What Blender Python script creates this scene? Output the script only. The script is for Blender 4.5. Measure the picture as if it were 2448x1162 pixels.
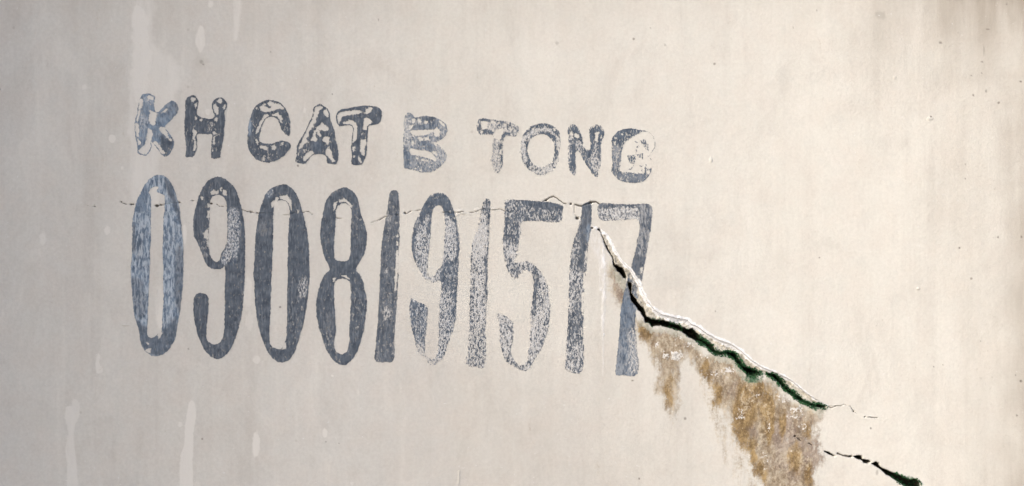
import bpy, math, random
import numpy as np

# ------------------------------------------------------------------ scene, camera, sky, sun, exposure
for o in list(bpy.data.objects):
    bpy.data.objects.remove(o, do_unlink=True)
scene = bpy.context.scene
COL = scene.collection
PPM = 2000.0                      # the wall is measured on a 2000-per-metre grid (half-millimetre units)
CX, CY, CZ = 1224.0, 581.0, 1.50  # grid point in front of the camera, and its height above ground

cam_d = bpy.data.cameras.new('camera')
cam = bpy.data.objects.new('camera', cam_d)
COL.objects.link(cam)
CAM_DIST = 1.12
cam.location = (0.0, -CAM_DIST, CZ)
cam.rotation_euler = (math.radians(90), 0, 0)
cam_d.sensor_fit = 'HORIZONTAL'
cam_d.angle = 2 * math.atan(0.612 / CAM_DIST)
cam_d.clip_start = 0.01
cam_d.clip_end = 2000
scene.camera = cam

SUN_ELEV, SUN_AZ = 34.0, -58.0    # azimuth: 0 = straight behind the camera, negative = to its left
world = bpy.data.worlds.new('World')
scene.world = world
world.use_nodes = True
wn = world.node_tree
wn.nodes.clear()
sky = wn.nodes.new('ShaderNodeTexSky')
sky.sky_type = 'NISHITA'
sky.sun_disc = False
sky.sun_elevation = math.radians(SUN_ELEV)
sky.sun_rotation = math.radians(180 - SUN_AZ)
sky.air_density = 1.0
sky.dust_density = 5.0
sky.ozone_density = 0.6
bg = wn.nodes.new('ShaderNodeBackground')
bg.inputs['Strength'].default_value = 0.15
wo = wn.nodes.new('ShaderNodeOutputWorld')
wn.links.new(sky.outputs[0], bg.inputs[0])
wn.links.new(bg.outputs[0], wo.inputs[0])

sun_d = bpy.data.lights.new('sun', 'SUN')
sun_d.energy = 1.4
sun_d.angle = math.radians(21)
sun_d.color = (1.0, 0.968, 0.91)
sun = bpy.data.objects.new('sun', sun_d)
COL.objects.link(sun)
from mathutils import Vector
_e, _a = math.radians(SUN_ELEV), math.radians(SUN_AZ)
to_sun = Vector((math.sin(_a) * math.cos(_e), -math.cos(_a) * math.cos(_e), math.sin(_e)))
sun.rotation_euler = to_sun.to_track_quat('Z', 'Y').to_euler()
sun.location = (-3, -4, 5)

scene.view_settings.view_transform = 'Standard'
scene.view_settings.look = 'None'
scene.view_settings.exposure = 0.59
scene.view_settings.gamma = 1.0
scene.view_settings.use_curve_mapping = False

# ------------------------------------------------------------------ numeric helpers
def vnoise(x, y, cell, seed, cy=None):
    """smooth value noise in 0..1"""
    x = np.asarray(x, float) / cell
    y = np.asarray(y, float) / (cy or cell)
    xi, yi = np.floor(x).astype(np.int64), np.floor(y).astype(np.int64)
    fx, fy = x - xi, y - yi
    fx = fx * fx * (3 - 2 * fx); fy = fy * fy * (3 - 2 * fy)
    def h(a, b):
        n = (a * 374761393 + b * 668265263 + seed * 1442695041) & 0x7fffffff
        n = ((n ^ (n >> 13)) * 1274126177) & 0x7fffffff
        n = ((n ^ (n >> 16)) * 668265263) & 0x7fffffff
        return ((n ^ (n >> 15)) & 0xffff) / 65535.0
    a, b, c, d = h(xi, yi), h(xi + 1, yi), h(xi, yi + 1), h(xi + 1, yi + 1)
    return (a * (1 - fx) + b * fx) * (1 - fy) + (c * (1 - fx) + d * fx) * fy

def fbm(x, y, cell, seed, octaves=4, cy=None):
    t, amp, s = 0, 1.0, 0
    for k in range(octaves):
        t = t + amp * vnoise(x, y, cell / 2 ** k, seed + 17 * k, (cy / 2 ** k) if cy else None)
        s += amp; amp *= 0.5
    return t / s

def smooth(a, b, v):
    t = np.clip((v - a) / (b - a), 0, 1)
    return t * t * (3 - 2 * t)

def roundpoly(p, n=4):
    """closed Catmull-Rom through the points"""
    p = np.asarray(p, float)
    a, b, c, d = np.roll(p, 1, 0), p, np.roll(p, -1, 0), np.roll(p, -2, 0)
    out = []
    for t in np.linspace(0, 1, n, endpoint=False):
        out.append(0.5 * ((2 * b) + (-a + c) * t + (2 * a - 5 * b + 4 * c - d) * t * t + (-a + 3 * b - 3 * c + d) * t ** 3))
    return np.stack(out, 1).reshape(-1, 2)

def sdpoly(x, y, poly):
    """signed distance, positive inside"""
    x = np.asarray(x, float); y = np.asarray(y, float)
    d = np.full(x.shape, 1e18); ins = np.zeros(x.shape, bool)
    n = len(poly)
    for i in range(n):
        ax, ay = poly[i]; bx, by = poly[(i + 1) % n]
        ex, ey = bx - ax, by - ay
        L = ex * ex + ey * ey
        if L < 1e-9: continue
        wx, wy = x - ax, y - ay
        t = np.clip((wx * ex + wy * ey) / L, 0, 1)
        d = np.minimum(d, (wx - ex * t) ** 2 + (wy - ey * t) ** 2)
        if abs(ey) > 1e-12:
            c = (ay > y) != (by > y)
            ins ^= c & (x < ex * (y - ay) / ey + ax)
    d = np.sqrt(d)
    return np.where(ins, d, -d)

def dline(x, y, pts):
    """distance to an open polyline and the 0..1 place along it"""
    d = np.full(np.shape(x), 1e18); tt = np.zeros(np.shape(x))
    n = len(pts) - 1
    for i in range(n):
        ax, ay = pts[i]; bx, by = pts[i + 1]
        ex, ey = bx - ax, by - ay
        L = ex * ex + ey * ey + 1e-9
        t = np.clip(((x - ax) * ex + (y - ay) * ey) / L, 0, 1)
        q = (x - ax - ex * t) ** 2 + (y - ay - ey * t) ** 2
        m = q < d
        d = np.where(m, q, d); tt = np.where(m, (i + t) / n, tt)
    return np.sqrt(d), tt

def fr(pts, frame):
    ox, oy, s = frame
    return [(ox + u / s, oy + v / s) for u, v in pts]

# ------------------------------------------------------------------ the wall's grid
def axis(stops):
    out = [stops[0][0]]
    for (a, _), (b, step) in zip(stops[:-1], stops[1:]):
        n = max(1, int(round((b - a) / step)))
        out += list(a + (b - a) * np.arange(1, n + 1) / n)
    return np.array(out)

gx = axis([(-5200, 0), (-1200, 200), (-120, 30), (-20, 10), (290, 3.2), (1395, 2.0), (2235, 1.5), (2470, 2.2), (2570, 10), (3600, 30), (7600, 200)])
gy = axis([(-1500, 0), (-520, 100), (-100, 20), (-14, 8), (190, 3.0), (530, 2.0), (1176, 1.5), (1250, 5), (1640, 20), (3581, 100)])
NX, NY = len(gx), len(gy)
X, Y = np.meshgrid(gx, gy)        # rows go down the wall
ix0, ix1 = np.searchsorted(gx, -20), np.searchsorted(gx, 2470)

def window(x0, y0, x1, y1):
    a, b = np.searchsorted(gx, x0), np.searchsorted(gx, x1)
    c, d = np.searchsorted(gy, y0), np.searchsorted(gy, y1)
    return (slice(c, d), slice(a, b))

def field(): return np.zeros((NY, NX))

# ------------------------------------------------------------------ crack outlines
ZA = (1380, 460, 3.417); ZB = (1480, 700, 3.63); ZC = (1650, 760, 2.889); ZD = (1900, 920, 4.803)
main_voids = [
    fr([(297, 588), (330, 592), (375, 618), (402, 650), (412, 690), (402, 722), (375, 702), (348, 668), (320, 638), (295, 606)], ZA),
    fr([(408, 730), (440, 733), (452, 770), (447, 810), (470, 848), (510, 900)], ZA)
    + fr([(190, 95), (240, 168), (252, 216), (300, 226), (390, 238), (470, 258), (540, 283), (600, 316), (645, 306), (690, 345), (725, 396), (780, 426), (820, 455), (850, 492), (882, 514), (930, 506), (1000, 512), (1050, 556)], ZB)
    + fr([(350, 285), (390, 338), (440, 352), (484, 374), (496, 388), (480, 402), (440, 412), (398, 400), (358, 356), (320, 316)], ZC)
    + fr([(1000, 586), (940, 546), (880, 550), (838, 546), (796, 514), (766, 476), (700, 446), (620, 396), (560, 352), (470, 318), (370, 294), (290, 298), (222, 256), (212, 212)], ZB)
    + fr([(520, 990), (470, 930), (438, 880), (428, 820), (412, 780)], ZA),
    fr([(522, 378), (590, 386), (640, 426), (680, 474), (740, 524), (800, 571), (850, 592), (920, 596), (948, 615), (930, 630), (880, 628), (820, 611), (760, 582), (700, 538), (640, 488), (590, 438), (535, 396)], ZC),
]
lower_voids = [
    fr([(676, 826), (720, 812), (772, 820), (790, 860), (850, 866), (878, 888), (850, 914), (800, 904), (778, 874), (720, 856)], ZD),
    fr([(886, 906), (940, 886), (972, 908), (990, 946), (1040, 976), (1120, 1006), (1190, 1026), (1260, 1058), (1330, 1093), (1400, 1082), (1444, 1120), (1450, 1180), (1500, 1240), (1420, 1240), (1270, 1170), (1200, 1126), (1120, 1072), (1050, 1030), (990, 976), (930, 934)], ZD),
    fr([(340, 760), (400, 780), (472, 818), (460, 828), (396, 800), (345, 775)], ZD),
    fr([(628, 816), (650, 812), (672, 828), (650, 840), (634, 832)], ZD),
]
rim_line = fr([(120, 275), (185, 300), (230, 342), (270, 400), (310, 480), (360, 560), (430, 632), (490, 712), (525, 800), (570, 890), (630, 962), (700, 1003), (800, 1025), (900, 1045)], ZA) \
    + fr([(0, 40), (60, 68), (120, 113), (200, 155), (290, 187), (350, 230), (420, 292), (500, 345), (600, 382), (700, 434), (800, 520), (900, 582), (955, 608)], ZC)
# band of broken plaster between the painted edge and the opening
bevel_poly = rim_line + fr([(945, 625), (850, 605), (760, 560), (680, 500), (600, 420), (490, 395), (400, 370), (330, 290), (250, 245), (190, 240), (130, 190), (60, 120), (0, 100)], ZC) \
    + fr([(540, 310), (390, 260), (250, 240)], ZB) + fr([(560, 1020), (500, 930), (430, 830), (410, 720), (380, 660), (300, 600), (285, 540), (240, 450), (200, 350), (180, 310)], ZA)
thin_main = fr([(172, 303), (190, 312), (200, 340), (215, 385), (235, 440), (250, 480), (275, 502), (293, 540), (298, 590)], ZA)
ZL = (180, 440, 3.948); ZM = (860, 440, 3.948)
hair_left = fr([(40, 198), (130, 205), (180, 213), (240, 195), (310, 181), (370, 186), (432, 171), (470, 188), (540, 192), (620, 197), (720, 200), (765, 207), (830, 193), (900, 185), (980, 175), (1030, 178), (1090, 165), (1140, 158), (1200, 172), (1265, 183), (1330, 190), (1360, 207), (1420, 212), (1560, 240), (1650, 265), (1710, 273), (1880, 278), (1990, 293), (2080, 272), (2190, 262), (2250, 288), (2310, 303), (2460, 320), (2600, 338)], ZL)
hair_mid = fr([(100, 372), (160, 345), (235, 310), (340, 295), (380, 290), (430, 280), (490, 255), (580, 250), (690, 255), (760, 260), (850, 272), (930, 268), (970, 262), (995, 275), (1050, 270), (1100, 255), (1150, 245), (1200, 245), (1330, 240), (1380, 260), (1440, 266)], ZM)
hair_peak = fr([(1735, 162), (1790, 130), (1830, 118), (1880, 150), (1920, 178), (1970, 187), (2050, 200), (2100, 210), (2180, 178), (2230, 170), (2262, 192)], ZM)
hair_branch = fr([(2022, 205), (2024, 250), (2032, 285), (2056, 322)], ZM)
hair_right = fr([(365, 258), (425, 265), (470, 246), (520, 245), (570, 225), (640, 245), (660, 280), (684, 308), (745, 362), (806, 372), (850, 375), (920, 378), (1040, 391)], ZD)
hair_low = fr([(-30, 560), (5, 590), (60, 640), (100, 655), (170, 680), (250, 720), (345, 765)], ZD)
hair_low2 = fr([(495, 790), (530, 806), (560, 816), (632, 826)], ZD)

# ------------------------------------------------------------------ wall relief and surface fields (all on the grid)
wig = lambda x, y, c, a, s: (fbm(x, y, c, s, 3) - 0.5) * 2 * a
H = (fbm(X, Y, 420, 3, 3) - 0.5) * 7 + (fbm(X, Y, 60, 8, 3) - 0.5) * 1.3
H += (vnoise(X, Y, 26, 91, 300) - 0.5) * 0.35

void = field() - 1e3; voidlow = field() - 1e3; bevel = field() - 1e3
rimd = field() + 1e3; rimt = field()
w = window(1360, 500, 2060, 1080)
xs, ys = X[w], Y[w]
jx = xs + wig(xs, ys, 11, 2.6, 40) + wig(xs, ys, 4.5, 1.2, 49); jy = ys + wig(xs, ys, 11, 2.6, 41) + wig(xs, ys, 4.5, 1.2, 50)
void[w] = np.max([sdpoly(jx, jy, p) for p in main_voids], 0)
td, tp = dline(jx, jy, thin_main)
void[w] = np.maximum(void[w], 1.7 + 1.7 * vnoise(xs, ys, 14, 77) - td)
jx2 = xs + wig(xs, ys, 24, 2.5, 42); jy2 = ys + wig(xs, ys, 24, 2.5, 43)
bevel[w] = sdpoly(jx2 + wig(xs, ys, 6, 1.8, 52), jy2 + wig(xs, ys, 6, 1.8, 53), bevel_poly)
jx3 = jx2 + wig(xs, ys, 10, 2.6, 46) + wig(xs, ys, 4, 1.3, 47); jy3 = jy2 + wig(xs, ys, 10, 2.6, 48) + wig(xs, ys, 4, 1.3, 51)
rimd[w], rimt[w] = dline(jx3, jy3, rim_line)
wl = window(1940, 1060, 2260, 1240)
xs, ys = X[wl], Y[wl]
jx = xs + wig(xs, ys, 8, 1.5, 44); jy = ys + wig(xs, ys, 8, 1.5, 45)
voidlow[wl] = np.max([sdpoly(jx, jy, p) for p in lower_voids], 0) + 0.5

# slab edges: the upper slab stands a little proud near the break, the lower one sits back
aw = window(1300, 480, 2150, 1240)
dl, _ = dline(X[aw], Y[aw], rim_line)
above = np.interp(X[aw], [p[0] for p in rim_line], [p[1] for p in rim_line]) > Y[aw]
taper = smooth(1400, 1560, X[aw]) * smooth(2010, 1930, X[aw])
H[aw] += np.where(above, 2.6 * np.exp(-dl / 75), -3.4 * np.exp(-dl / 70)) * taper
rimw = (8.5 + 9.0 * np.sin(np.clip(rimt, 0, 1) * math.pi) ** 1.5) * (0.45 + 0.6 * vnoise(X, Y, 34, 61) + 0.5 * vnoise(X, Y, 9, 62))
for (rx0, ry0, ra) in [(1600, 775, 14), (1640, 790, 10), (1735, 838, 5), (1860, 912, 4)]:
    rimw += ra * np.exp(-((X - rx0) / 40) ** 2 - ((Y - ry0) / 30) ** 2)
rim = smooth(1.0, 0.30, rimd / np.maximum(rimw * 0.5, 0.5)) * smooth(1400, 1425, X)
H += rim * (fbm(X, Y, 8, 60, 3) - 0.5) * 3.0
bev = smooth(-2, 7, bevel)
H -= bev * (0.1 + np.clip(bevel, 0, 18) * 0.40) * (0.8 + 0.4 * vnoise(X, Y, 14, 63)) * smooth(1405, 1480, X)
H += bev * ((fbm(X, Y, 13, 64, 2) - 0.5) * 6 + (fbm(X, Y, 5, 65, 2) - 0.5) * 3.4)
void = void - 0.9 * (void > -900)
vm = smooth(-1.2, 1.8, void); vl = smooth(-1.0, 1.8, voidlow)
H -= vm * (10 + 48 * smooth(0, 7, void)) * (0.85 + 0.3 * vnoise(X, Y, 12, 66)) + vl * (8 + 46 * smooth(0, 6, voidlow))

hair = field()                    # 0..1 darkness of the fine cracks
hairid = np.full((NY, NX), -1)
hairs = [('left', hair_left, 0.5, 0.5), ('mid', hair_mid, 0.6, 0.6), ('peak', hair_peak, 1.3, 0.72), ('branch', hair_branch, 0.4, 0.2), ('right', hair_right, 0.45, 0.62), ('low', hair_low, 0.8, 0.5), ('low', hair_low2, 1.6, 0.95)]
for k, (nm, pts, wd, dens) in enumerate(hairs):
    px = [p[0] for p in pts]; py = [p[1] for p in pts]
    hw = window(min(px) - 14, min(py) - 14, max(px) + 14, max(py) + 14)
    xs, ys = X[hw], Y[hw]
    d, t = dline(xs + wig(xs, ys, 9, 2.0, 120 + k), ys + wig(xs, ys, 9, 2.2, 140 + k), pts)
    gate = vnoise(xs, ys * 0, 13, 160 + k) * 0.6 + vnoise(xs, ys * 0, 41, 180 + k) * 0.4
    g = smooth(1 - dens - 0.12, 1 - dens + 0.18, gate)
    ww = wd * (0.45 + 1.1 * g)
    v = smooth(1.0, 0.2, d / (ww + 0.9)) * (0.24 + (0.62 if nm in ('left', 'mid') else 0.76) * g)
    v *= smooth(0, 0.03, t) * smooth(1, 0.97, t) if nm in ('left', 'right') else 1
    hair[hw] = np.maximum(hair[hw], v)
    H[hw] -= v * (0.4 + 2.6 * g)
    H[hw] += smooth(6.5, 2.5, d) * (1 - v) * 0.9 * (vnoise(xs, ys, 16, 200 + k) - 0.15)
    idm = d < ww + 1.3
    hairid[hw] = np.where(idm, k, hairid[hw])
for (x0, y0, r) in [(289, 483, 2.6), (373.8, 492.5, 4.0), (383, 490, 2.8), (225.5, 494, 2.4), (312, 488.5, 2.6), (318, 488.5, 2.2), (428, 484, 2.8), (460, 480, 2.2), (504, 487, 2.6), (598, 507, 2.2), (614, 509, 2), (949, 514, 2.8), (968, 509, 2.2), (1380, 522, 4.2), (1365, 488, 3), (1411, 485, 4), (1305, 479, 2.8), (1416, 545, 3), (1432, 549, 3),
                     (1901, 1043, 2.8), (2041, 984, 1.6), (2068, 997, 1.6)]:
    hw = window(x0 - 12, y0 - 12, x0 + 12, y0 + 12)
    d = np.hypot((X[hw] - x0) / 1.35, Y[hw] - y0) + wig(X[hw], Y[hw], 5, 0.8, 220)
    r *= 0.8
    v = smooth(r + 0.8, r - 1.0, d)
    hair[hw] = np.maximum(hair[hw], v); H[hw] -= v * 5

# peeled flakes of paint along the fine crack between the digits
for (x0, y0, rx, ry, hh) in [(1098, 505, 10, 3.2, 3.2), (1106, 510, 7, 3, 2.8), (1140, 502, 8, 2.6, 2.2), (1093, 512, 4, 5, 2), (1178, 500, 9, 2.4, 1.8), (1700, 382, 3, 6, 2.4), (2223, 284, 7, 4, 2), (2138, 186, 4, 4, 1.6), (302, 777, 10, 2, 2.2), (2195, 690, 3.5, 3.5, 2.5), (375, 700, 2, 8, 1.2)]:
    hw = window(x0 - 25, y0 - 20, x0 + 25, y0 + 20)
    q = np.hypot((X[hw] - x0) / rx, (Y[hw] - y0) / ry) + wig(X[hw], Y[hw], 6, 0.35, 233)
    H[hw] += 0.7 * hh * smooth(1.25, 0.6, q)

# water stain below the break
stain_polys = [
    [(1505, 722), (1530, 762), (1566, 782), (1610, 788), (1640, 800), (1680, 830), (1712, 850), (1760, 862), (1790, 905), (1830, 905), (1850, 918), (1890, 952), (1930, 975), (1979, 980), (1966, 1000), (1950, 1034), (1956, 1060), (1976, 1084), (1968, 1110), (1950, 1140), (1958, 1200), (1940, 1250), (1915, 1225), (1890, 1260), (1860, 1210), (1835, 1180), (1799, 1134), (1778, 1092), (1757, 1058), (1748, 1023), (1730, 985), (1704, 972), (1697, 930), (1667, 887), (1651, 862), (1629, 872), (1622, 920), (1619, 985), (1611, 1003), (1602, 985), (1590, 953), (1575, 934), (1576, 878), (1552, 857), (1541, 829), (1520, 775)],
    [(1456, 632), (1468, 630), (1488, 656), (1502, 690), (1508, 720), (1500, 760), (1488, 735), (1479, 722), (1470, 700), (1466, 672)],
]
sw = window(1420, 600, 2030, 1300)
xs, ys = X[sw], Y[sw]
jx = xs + wig(xs, ys, 26, 9, 70) + wig(xs, ys, 8, 4, 71); jy = ys + wig(xs, ys, 40, 14, 72)
stain = field(); stain_s = field() - 1e3
sd0 = sdpoly(jx, jy, stain_polys[0]); sd1 = sdpoly(xs + wig(xs, ys, 14, 3, 75), ys, stain_polys[1])
stain_s[sw] = np.maximum(sd0, sd1 + 5)
stain[sw] = smooth(-22, 26, stain_s[sw] + wig(xs, ys, 46, 10, 79))
# thinner flecks to the left of the lower stain
fl = sdpoly(xs, ys, [(1665, 890), (1700, 930), (1740, 1010), (1800, 1140), (1850, 1200), (1790, 1220), (1730, 1100), (1690, 980)])
stain[sw] = np.maximum(stain[sw], 0.36 * smooth(-14, 12, fl))
halo = field()                    # pale green-grey crust right under the opening
vd = np.where(void > -900, void, -1e3)
halo = smooth(-30, -2, np.maximum(vd, -200)) * np.where(stain > 0.02, 1, 0) * (~(bevel > 0))
violet = field(); ochre = field(); efflor = field()
def blob(f, x0, y0, rx, ry, v=1.0, soft=0.6):
    hw = window(x0 - rx * 2, y0 - ry * 2, x0 + rx * 2, y0 + ry * 2)
    q = np.hypot((X[hw] - x0) / rx, (Y[hw] - y0) / ry) + wig(X[hw], Y[hw], min(rx, ry) * 0.7, 0.3, 250)
    f[hw] = np.maximum(f[hw], v * smooth(1 + soft, 1 - soft, q))
for b in [(1930, 1000, 40, 50, .45), (1880, 1040, 34, 50, .9), (1950, 1110, 30, 70, .8), (1880, 1120, 45, 60, .45), (1800, 1030, 14, 24, .7), (1930, 1060, 40, 30, .6), (1760, 935, 22, 26, .5), (1478, 690, 16, 34, .8), (1790, 935, 30, 20, .5)]: blob(violet, *b)
for b in [(1900, 1090, 18, 40, .6), (1930, 1030, 14, 30, .5), (1935, 1140, 14, 40, .5), (1870, 1010, 10, 40, .6), (1836, 970, 16, 50, 1.0), (1840, 1000, 12, 50, .9), (1765, 1020, 18, 70, .9), (1690, 905, 16, 40, 1.0), (1712, 950, 14, 40, .9), (1800, 970, 50, 60, .7), (1540, 790, 26, 30, .6), (1600, 930, 14, 40, .45), (1790, 1090, 22, 60, .8), (1815, 1140, 16, 40, .7), (1850, 940, 30, 20, .6)]: blob(ochre, *b)
for b in [(1618, 850, 16, 12, .95), (1592, 850, 10, 10, .85), (1570, 824, 7, 7, .7), (1720, 893, 22, 10, .55), (1745, 884, 14, 9, .7), (1810, 945, 6, 7, .7), (1900, 985, 26, 20, .5), (1870, 950, 18, 14, .6), (1690, 850, 30, 10, .45), (1655, 825, 30, 8, .5), (1620, 808, 16, 8, .45), (1826, 1105, 10, 34, .4), (1838, 1020, 6, 22, .45), (1770, 990, 14, 16, .5), (1920, 1020, 12, 10, .5)]: blob(efflor, *b)
H += stain * (fbm(X, Y, 9, 81, 3) - 0.5) * 2.2 + efflor * (fbm(X, Y, 6, 82, 2)) * 0.8 * stain

# pale runs where rain or lime washed the dust off, and white lime runs below the break
pale = field()
def paint(f, poly, v, soft=2.0, jit=2.0, cell=9, vert=1.0):
    p = roundpoly(poly, 3)
    mn, mx = p.min(0) - 20, p.max(0) + 20
    hw = window(mn[0], mn[1], mx[0], mx[1])
    xs, ys = X[hw], Y[hw]
    s = sdpoly(xs + wig(xs, ys, cell, jit, 260), ys + wig(xs, ys, cell * 2, jit * 2, 261), p)
    f[hw] = np.maximum(f[hw], v * smooth(-soft, soft, s))
ZT = (0, 0, 2.766); ZE = (0, 800, 3.21); ZF = (600, 860, 3.848)
paint(pale, fr([(890, -80), (1050, -80), (1010, 150), (1040, 300), (1110, 340), (1190, 430), (1200, 560), (1160, 650), (1060, 780), (1050, 1000), (1060, 1180), (1040, 1350), (900, 1380), (840, 1180), (850, 950), (830, 850), (860, 600), (870, 300), (900, 150)], ZT), 0.42, 12, 9, 22)
paint(pale, fr([(890, 60), (960, 60), (990, 200), (1000, 420), (960, 640), (880, 650), (870, 300)], ZT), 0.72, 9, 8, 18)
paint(pale, fr([(1290, 270), (1320, 170), (1350, 190), (1360, 290), (1330, 350), (1300, 320)], ZT), 0.55, 3.5)
paint(pale, fr([(1540, -60), (1600, -60), (1580, 200), (1552, 280), (1532, 260), (1540, 120)], ZT), 0.45, 5)
paint(pale, fr([(1375, 5), (1410, 10), (1405, 50), (1378, 52)], ZT), 0.45, 3)
for (u, v, r, a) in [(740, 915, 24, .8), (555, 575, 17, .5), (1375, 740, 20, .45), (855, 872, 20, .5), (805, 1110, 10, .45), (895, 1000, 9, .4), (915, 260 * 1.0, 30, .0)]:
    if a: blob(pale, u / 2.766, v / 2.766, r / 2.766, r / 2.766 * 1.15, a, .25)
paint(pale, fr([(750, 148), (770, 160), (766, 220), (790, 262), (782, 292), (742, 292), (735, 230)], ZE), 0.75, 1.8, 1)
paint(pale, fr([(562, 488), (612, 520), (606, 640), (577, 700), (570, 800), (580, 900), (592, 1030), (596, 1240), (520, 1240), (512, 1000), (500, 860), (520, 740), (500, 640), (505, 560), (548, 545)], ZE), 0.52, 2.6, 2)
paint(pale, fr([(1455, 518), (1500, 520), (1502, 640), (1487, 750), (1482, 950), (1474, 1240), (1390, 1240), (1385, 950), (1412, 850), (1425, 680)], ZE), 0.68, 2.6, 2)
for (u, v, rx, ry, a) in [(1385, 688, 20, 22, .5), (1970, 190, 30, 36, .5)]: blob(pale, u / 3.21, 800 + v / 3.21, rx / 3.21, ry / 3.21, a, .3)
for (u, v, rx, ry, a) in [(48, 780, 36, 115, .6), (680, 672, 27, 42, .55), (750, 147, 11, 11, 1.0), (985, 300, 16, 18, .35), (930, 1140, 18, 22, .4), (1255, 145, 12, 10, .35)]: blob(pale, 600 + u / 3.848, 860 + v / 3.848, rx / 3.848, ry / 3.848, a, .3)
for (x0, y0, rx, ry, a) in [(103, 570, 8, 16, .55), (257, 551, 7, 12, .65), (441, 560, 6, 26, .55), (592, 700, 14, 44, .4), (596, 770, 9, 26, .4), (382, 730, 12, 60, .4), (384, 760, 9, 30, .6), (728, 264, 4, 7, .4)]: blob(pale, x0, y0, rx, ry, a, .35)
lime = field()
paint(lime, [(1438, 590), (1444, 590), (1447, 660), (1446, 720), (1442, 790), (1440, 800), (1438, 760), (1440, 720), (1438, 660)], .95, 3.0, 3.5, 10)
paint(lime, [(1432, 620), (1436, 620), (1437, 690), (1434, 690)], .5, 2.5, 3, 10)
paint(lime, [(1408, 540), (1430, 552), (1446, 590), (1440, 640), (1426, 620), (1410, 580)], .35, 8, 4, 16)
paint(lime, [(1440, 800), (1443, 800), (1444, 860), (1442, 900), (1440, 870)], .4, 2, 2)
for (x0, y0, r) in [(1436, 692, 2.5), (1443, 800, 2.5)]: blob(lime, x0, y0, r, r * 1.4, 1.0, .3)
H += lime * 0.8

# specks and smudges
dark = field()
for (x0, y0, rx, ry, v) in [(2248, 102, 4, 2, .8), (2362, 70, 4, 2, .6), (2225, 279, 2.2, 2.2, 1), (2347, 148, 2.2, 2.2, .8), (2347, 175, 1.8, 1.8, .8), (2322, 181, 2, 1.6, .6), (2326, 228, 2.6, 2.2, .8), (2357, 218, 1.8, 4, .5), (2440, 195, 3, 2.2, .8), (2407, 9, 2.5, 2, .6), (2293, 593, 2.2, 2.5, .8), (2307, 427, 1.7, 1.7, .8), (2307, 393, 1.6, 1.6, .6), (2441, 911, 3.2, 3, .8), (2428, 897, 1.6, 2.6, .6), (2431, 993, 1.8, 3, .7), (2386, 567, 2, 3, .7), (2442, 566, 2, 3.5, .7), (2255, 872, 1.6, 1.6, .7), (2233, 877, 1.6, 1.6, .7), (2345, 816, 1.6, 1.6, .6),
                        (2082, 1024, 2, 2.4, .8), (1638, 1001, 3.2, 3.4, .65), (1528, 1144, 2, 2.6, .8), (670, 734, 2.4, 2.4, .8), (712, 396, 2.2, 2.4, .9), (1331, 103, 4, 3.5, .35), (482, 148, 5, 4, .4), (486, 153, 2.4, 1.5, .7), (905, 47, 1.5, 2, .7), (794, 225, 1.4, 2.2, .7), (647, 124, 1.2, 1.6, .6), (779, 1056, 1.8, 1.6, .6), (811, 1060, 1.4, 1.2, .6), (1959, 616, 1.8, 1.8, .7), (1710, 744, 1.6, 1.6, .7), (1512, 910, 3, 1.6, .8), (1590, 108, 3, 3, .35), (1555, 66, 1.6, 1.6, .5), (2097, 1130, 3, 6, .4), (2092, 1112, 2, 4, .4), (2352, 120, 2, 12, .3), (2105, 37, 12, 10, .22), (1896, 66, 1.4, 2, .6), (1952, 26, 1.4, 2, .6)]:
    blob(dark, x0, y0, rx, ry, v, .35)

# wall dust plus light falloff put into the colour, greyer to the left; a washed edge runs down near the middle; darker bottom and right edge
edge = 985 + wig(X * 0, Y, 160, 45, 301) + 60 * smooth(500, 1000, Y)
dust_shade = 0.30 * smooth(70, -70, X - edge) + 0.32 * smooth(1300, 500, X + wig(X, Y, 300, 160, 302)) + 0.24 * smooth(2150, 1300, X + wig(X, Y, 400, 200, 304)) + 0.52 * smooth(500, 1150, Y + wig(X, Y, 260, 120, 313)) * smooth(2050, 1150, X) * smooth(500, 900, X)
dust_shade = dust_shade * (0.80 + 0.4 * fbm(X, Y, 190, 303, 4, 520))
grime_tone = 1.9 * smooth(360, -90, Y + wig(X, Y, 130, 90, 305, ) * 1.0) * smooth(1900, 2350, X + wig(X, Y, 200, 120, 306))
grime_tone = np.maximum(grime_tone, 0.46 * smooth(2180, 2330, X + wig(X, Y, 160, 70, 309)) * (0.6 + 0.8 * vnoise(X, Y, 120, 310, 300)) + 0.75 * smooth(2370, 2470, X + wig(X, Y, 90, 45, 307)))
grime_tone = np.maximum(grime_tone, 0.30 * smooth(130, -40, Y + wig(X, Y, 100, 80, 308)))
for (x0, y0, rx, ry, v) in [(2325, 110, 30, 130, .45), (2240, 160, 30, 60, .3), (2330, 260, 40, 50, .25), (1865, 640, 14, 50, .12), (482, 150, 14, 12, .3), (70, 640, 18, 20, .18), (75, 700, 16, 40, .12), (230, 720, 70, 50, .1), (130, 1000, 60, 30, .12), (250, 1005, 26, 10, .22), (2210, 900, 80, 90, .12), (1340, 1075, 60, 14, .0)]:
    if v: blob(grime_tone, x0, y0, rx, ry, v, .8)
for (x0, y0, x1, y1, v) in [(1240, 1122, 1334, 1062, .22), (1262, 1148, 1342, 1094, .22), (2052, 960, 2098, 855, .16), (2030, 1010, 2054, 950, .08), (205, 1015, 262, 998, .2)]:
    hw = window(x0 - 30, min(y0, y1) - 30, x1 + 30, max(y0, y1) + 30)
    d, _ = dline(X[hw] + wig(X[hw], Y[hw], 20, 3, 311), Y[hw], [(x0, y0), (x1, y1)])
    grime_tone[hw] = np.maximum(grime_tone[hw], v * smooth(9, 0, d))
grime_tone = np.maximum(grime_tone, 0.34 * smooth(650, 1150, Y + wig(X, Y, 200, 90, 314)) * smooth(1950, 1400, X) * smooth(800, 1150, X))  # further darkening over the lower middle of the wall
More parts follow.
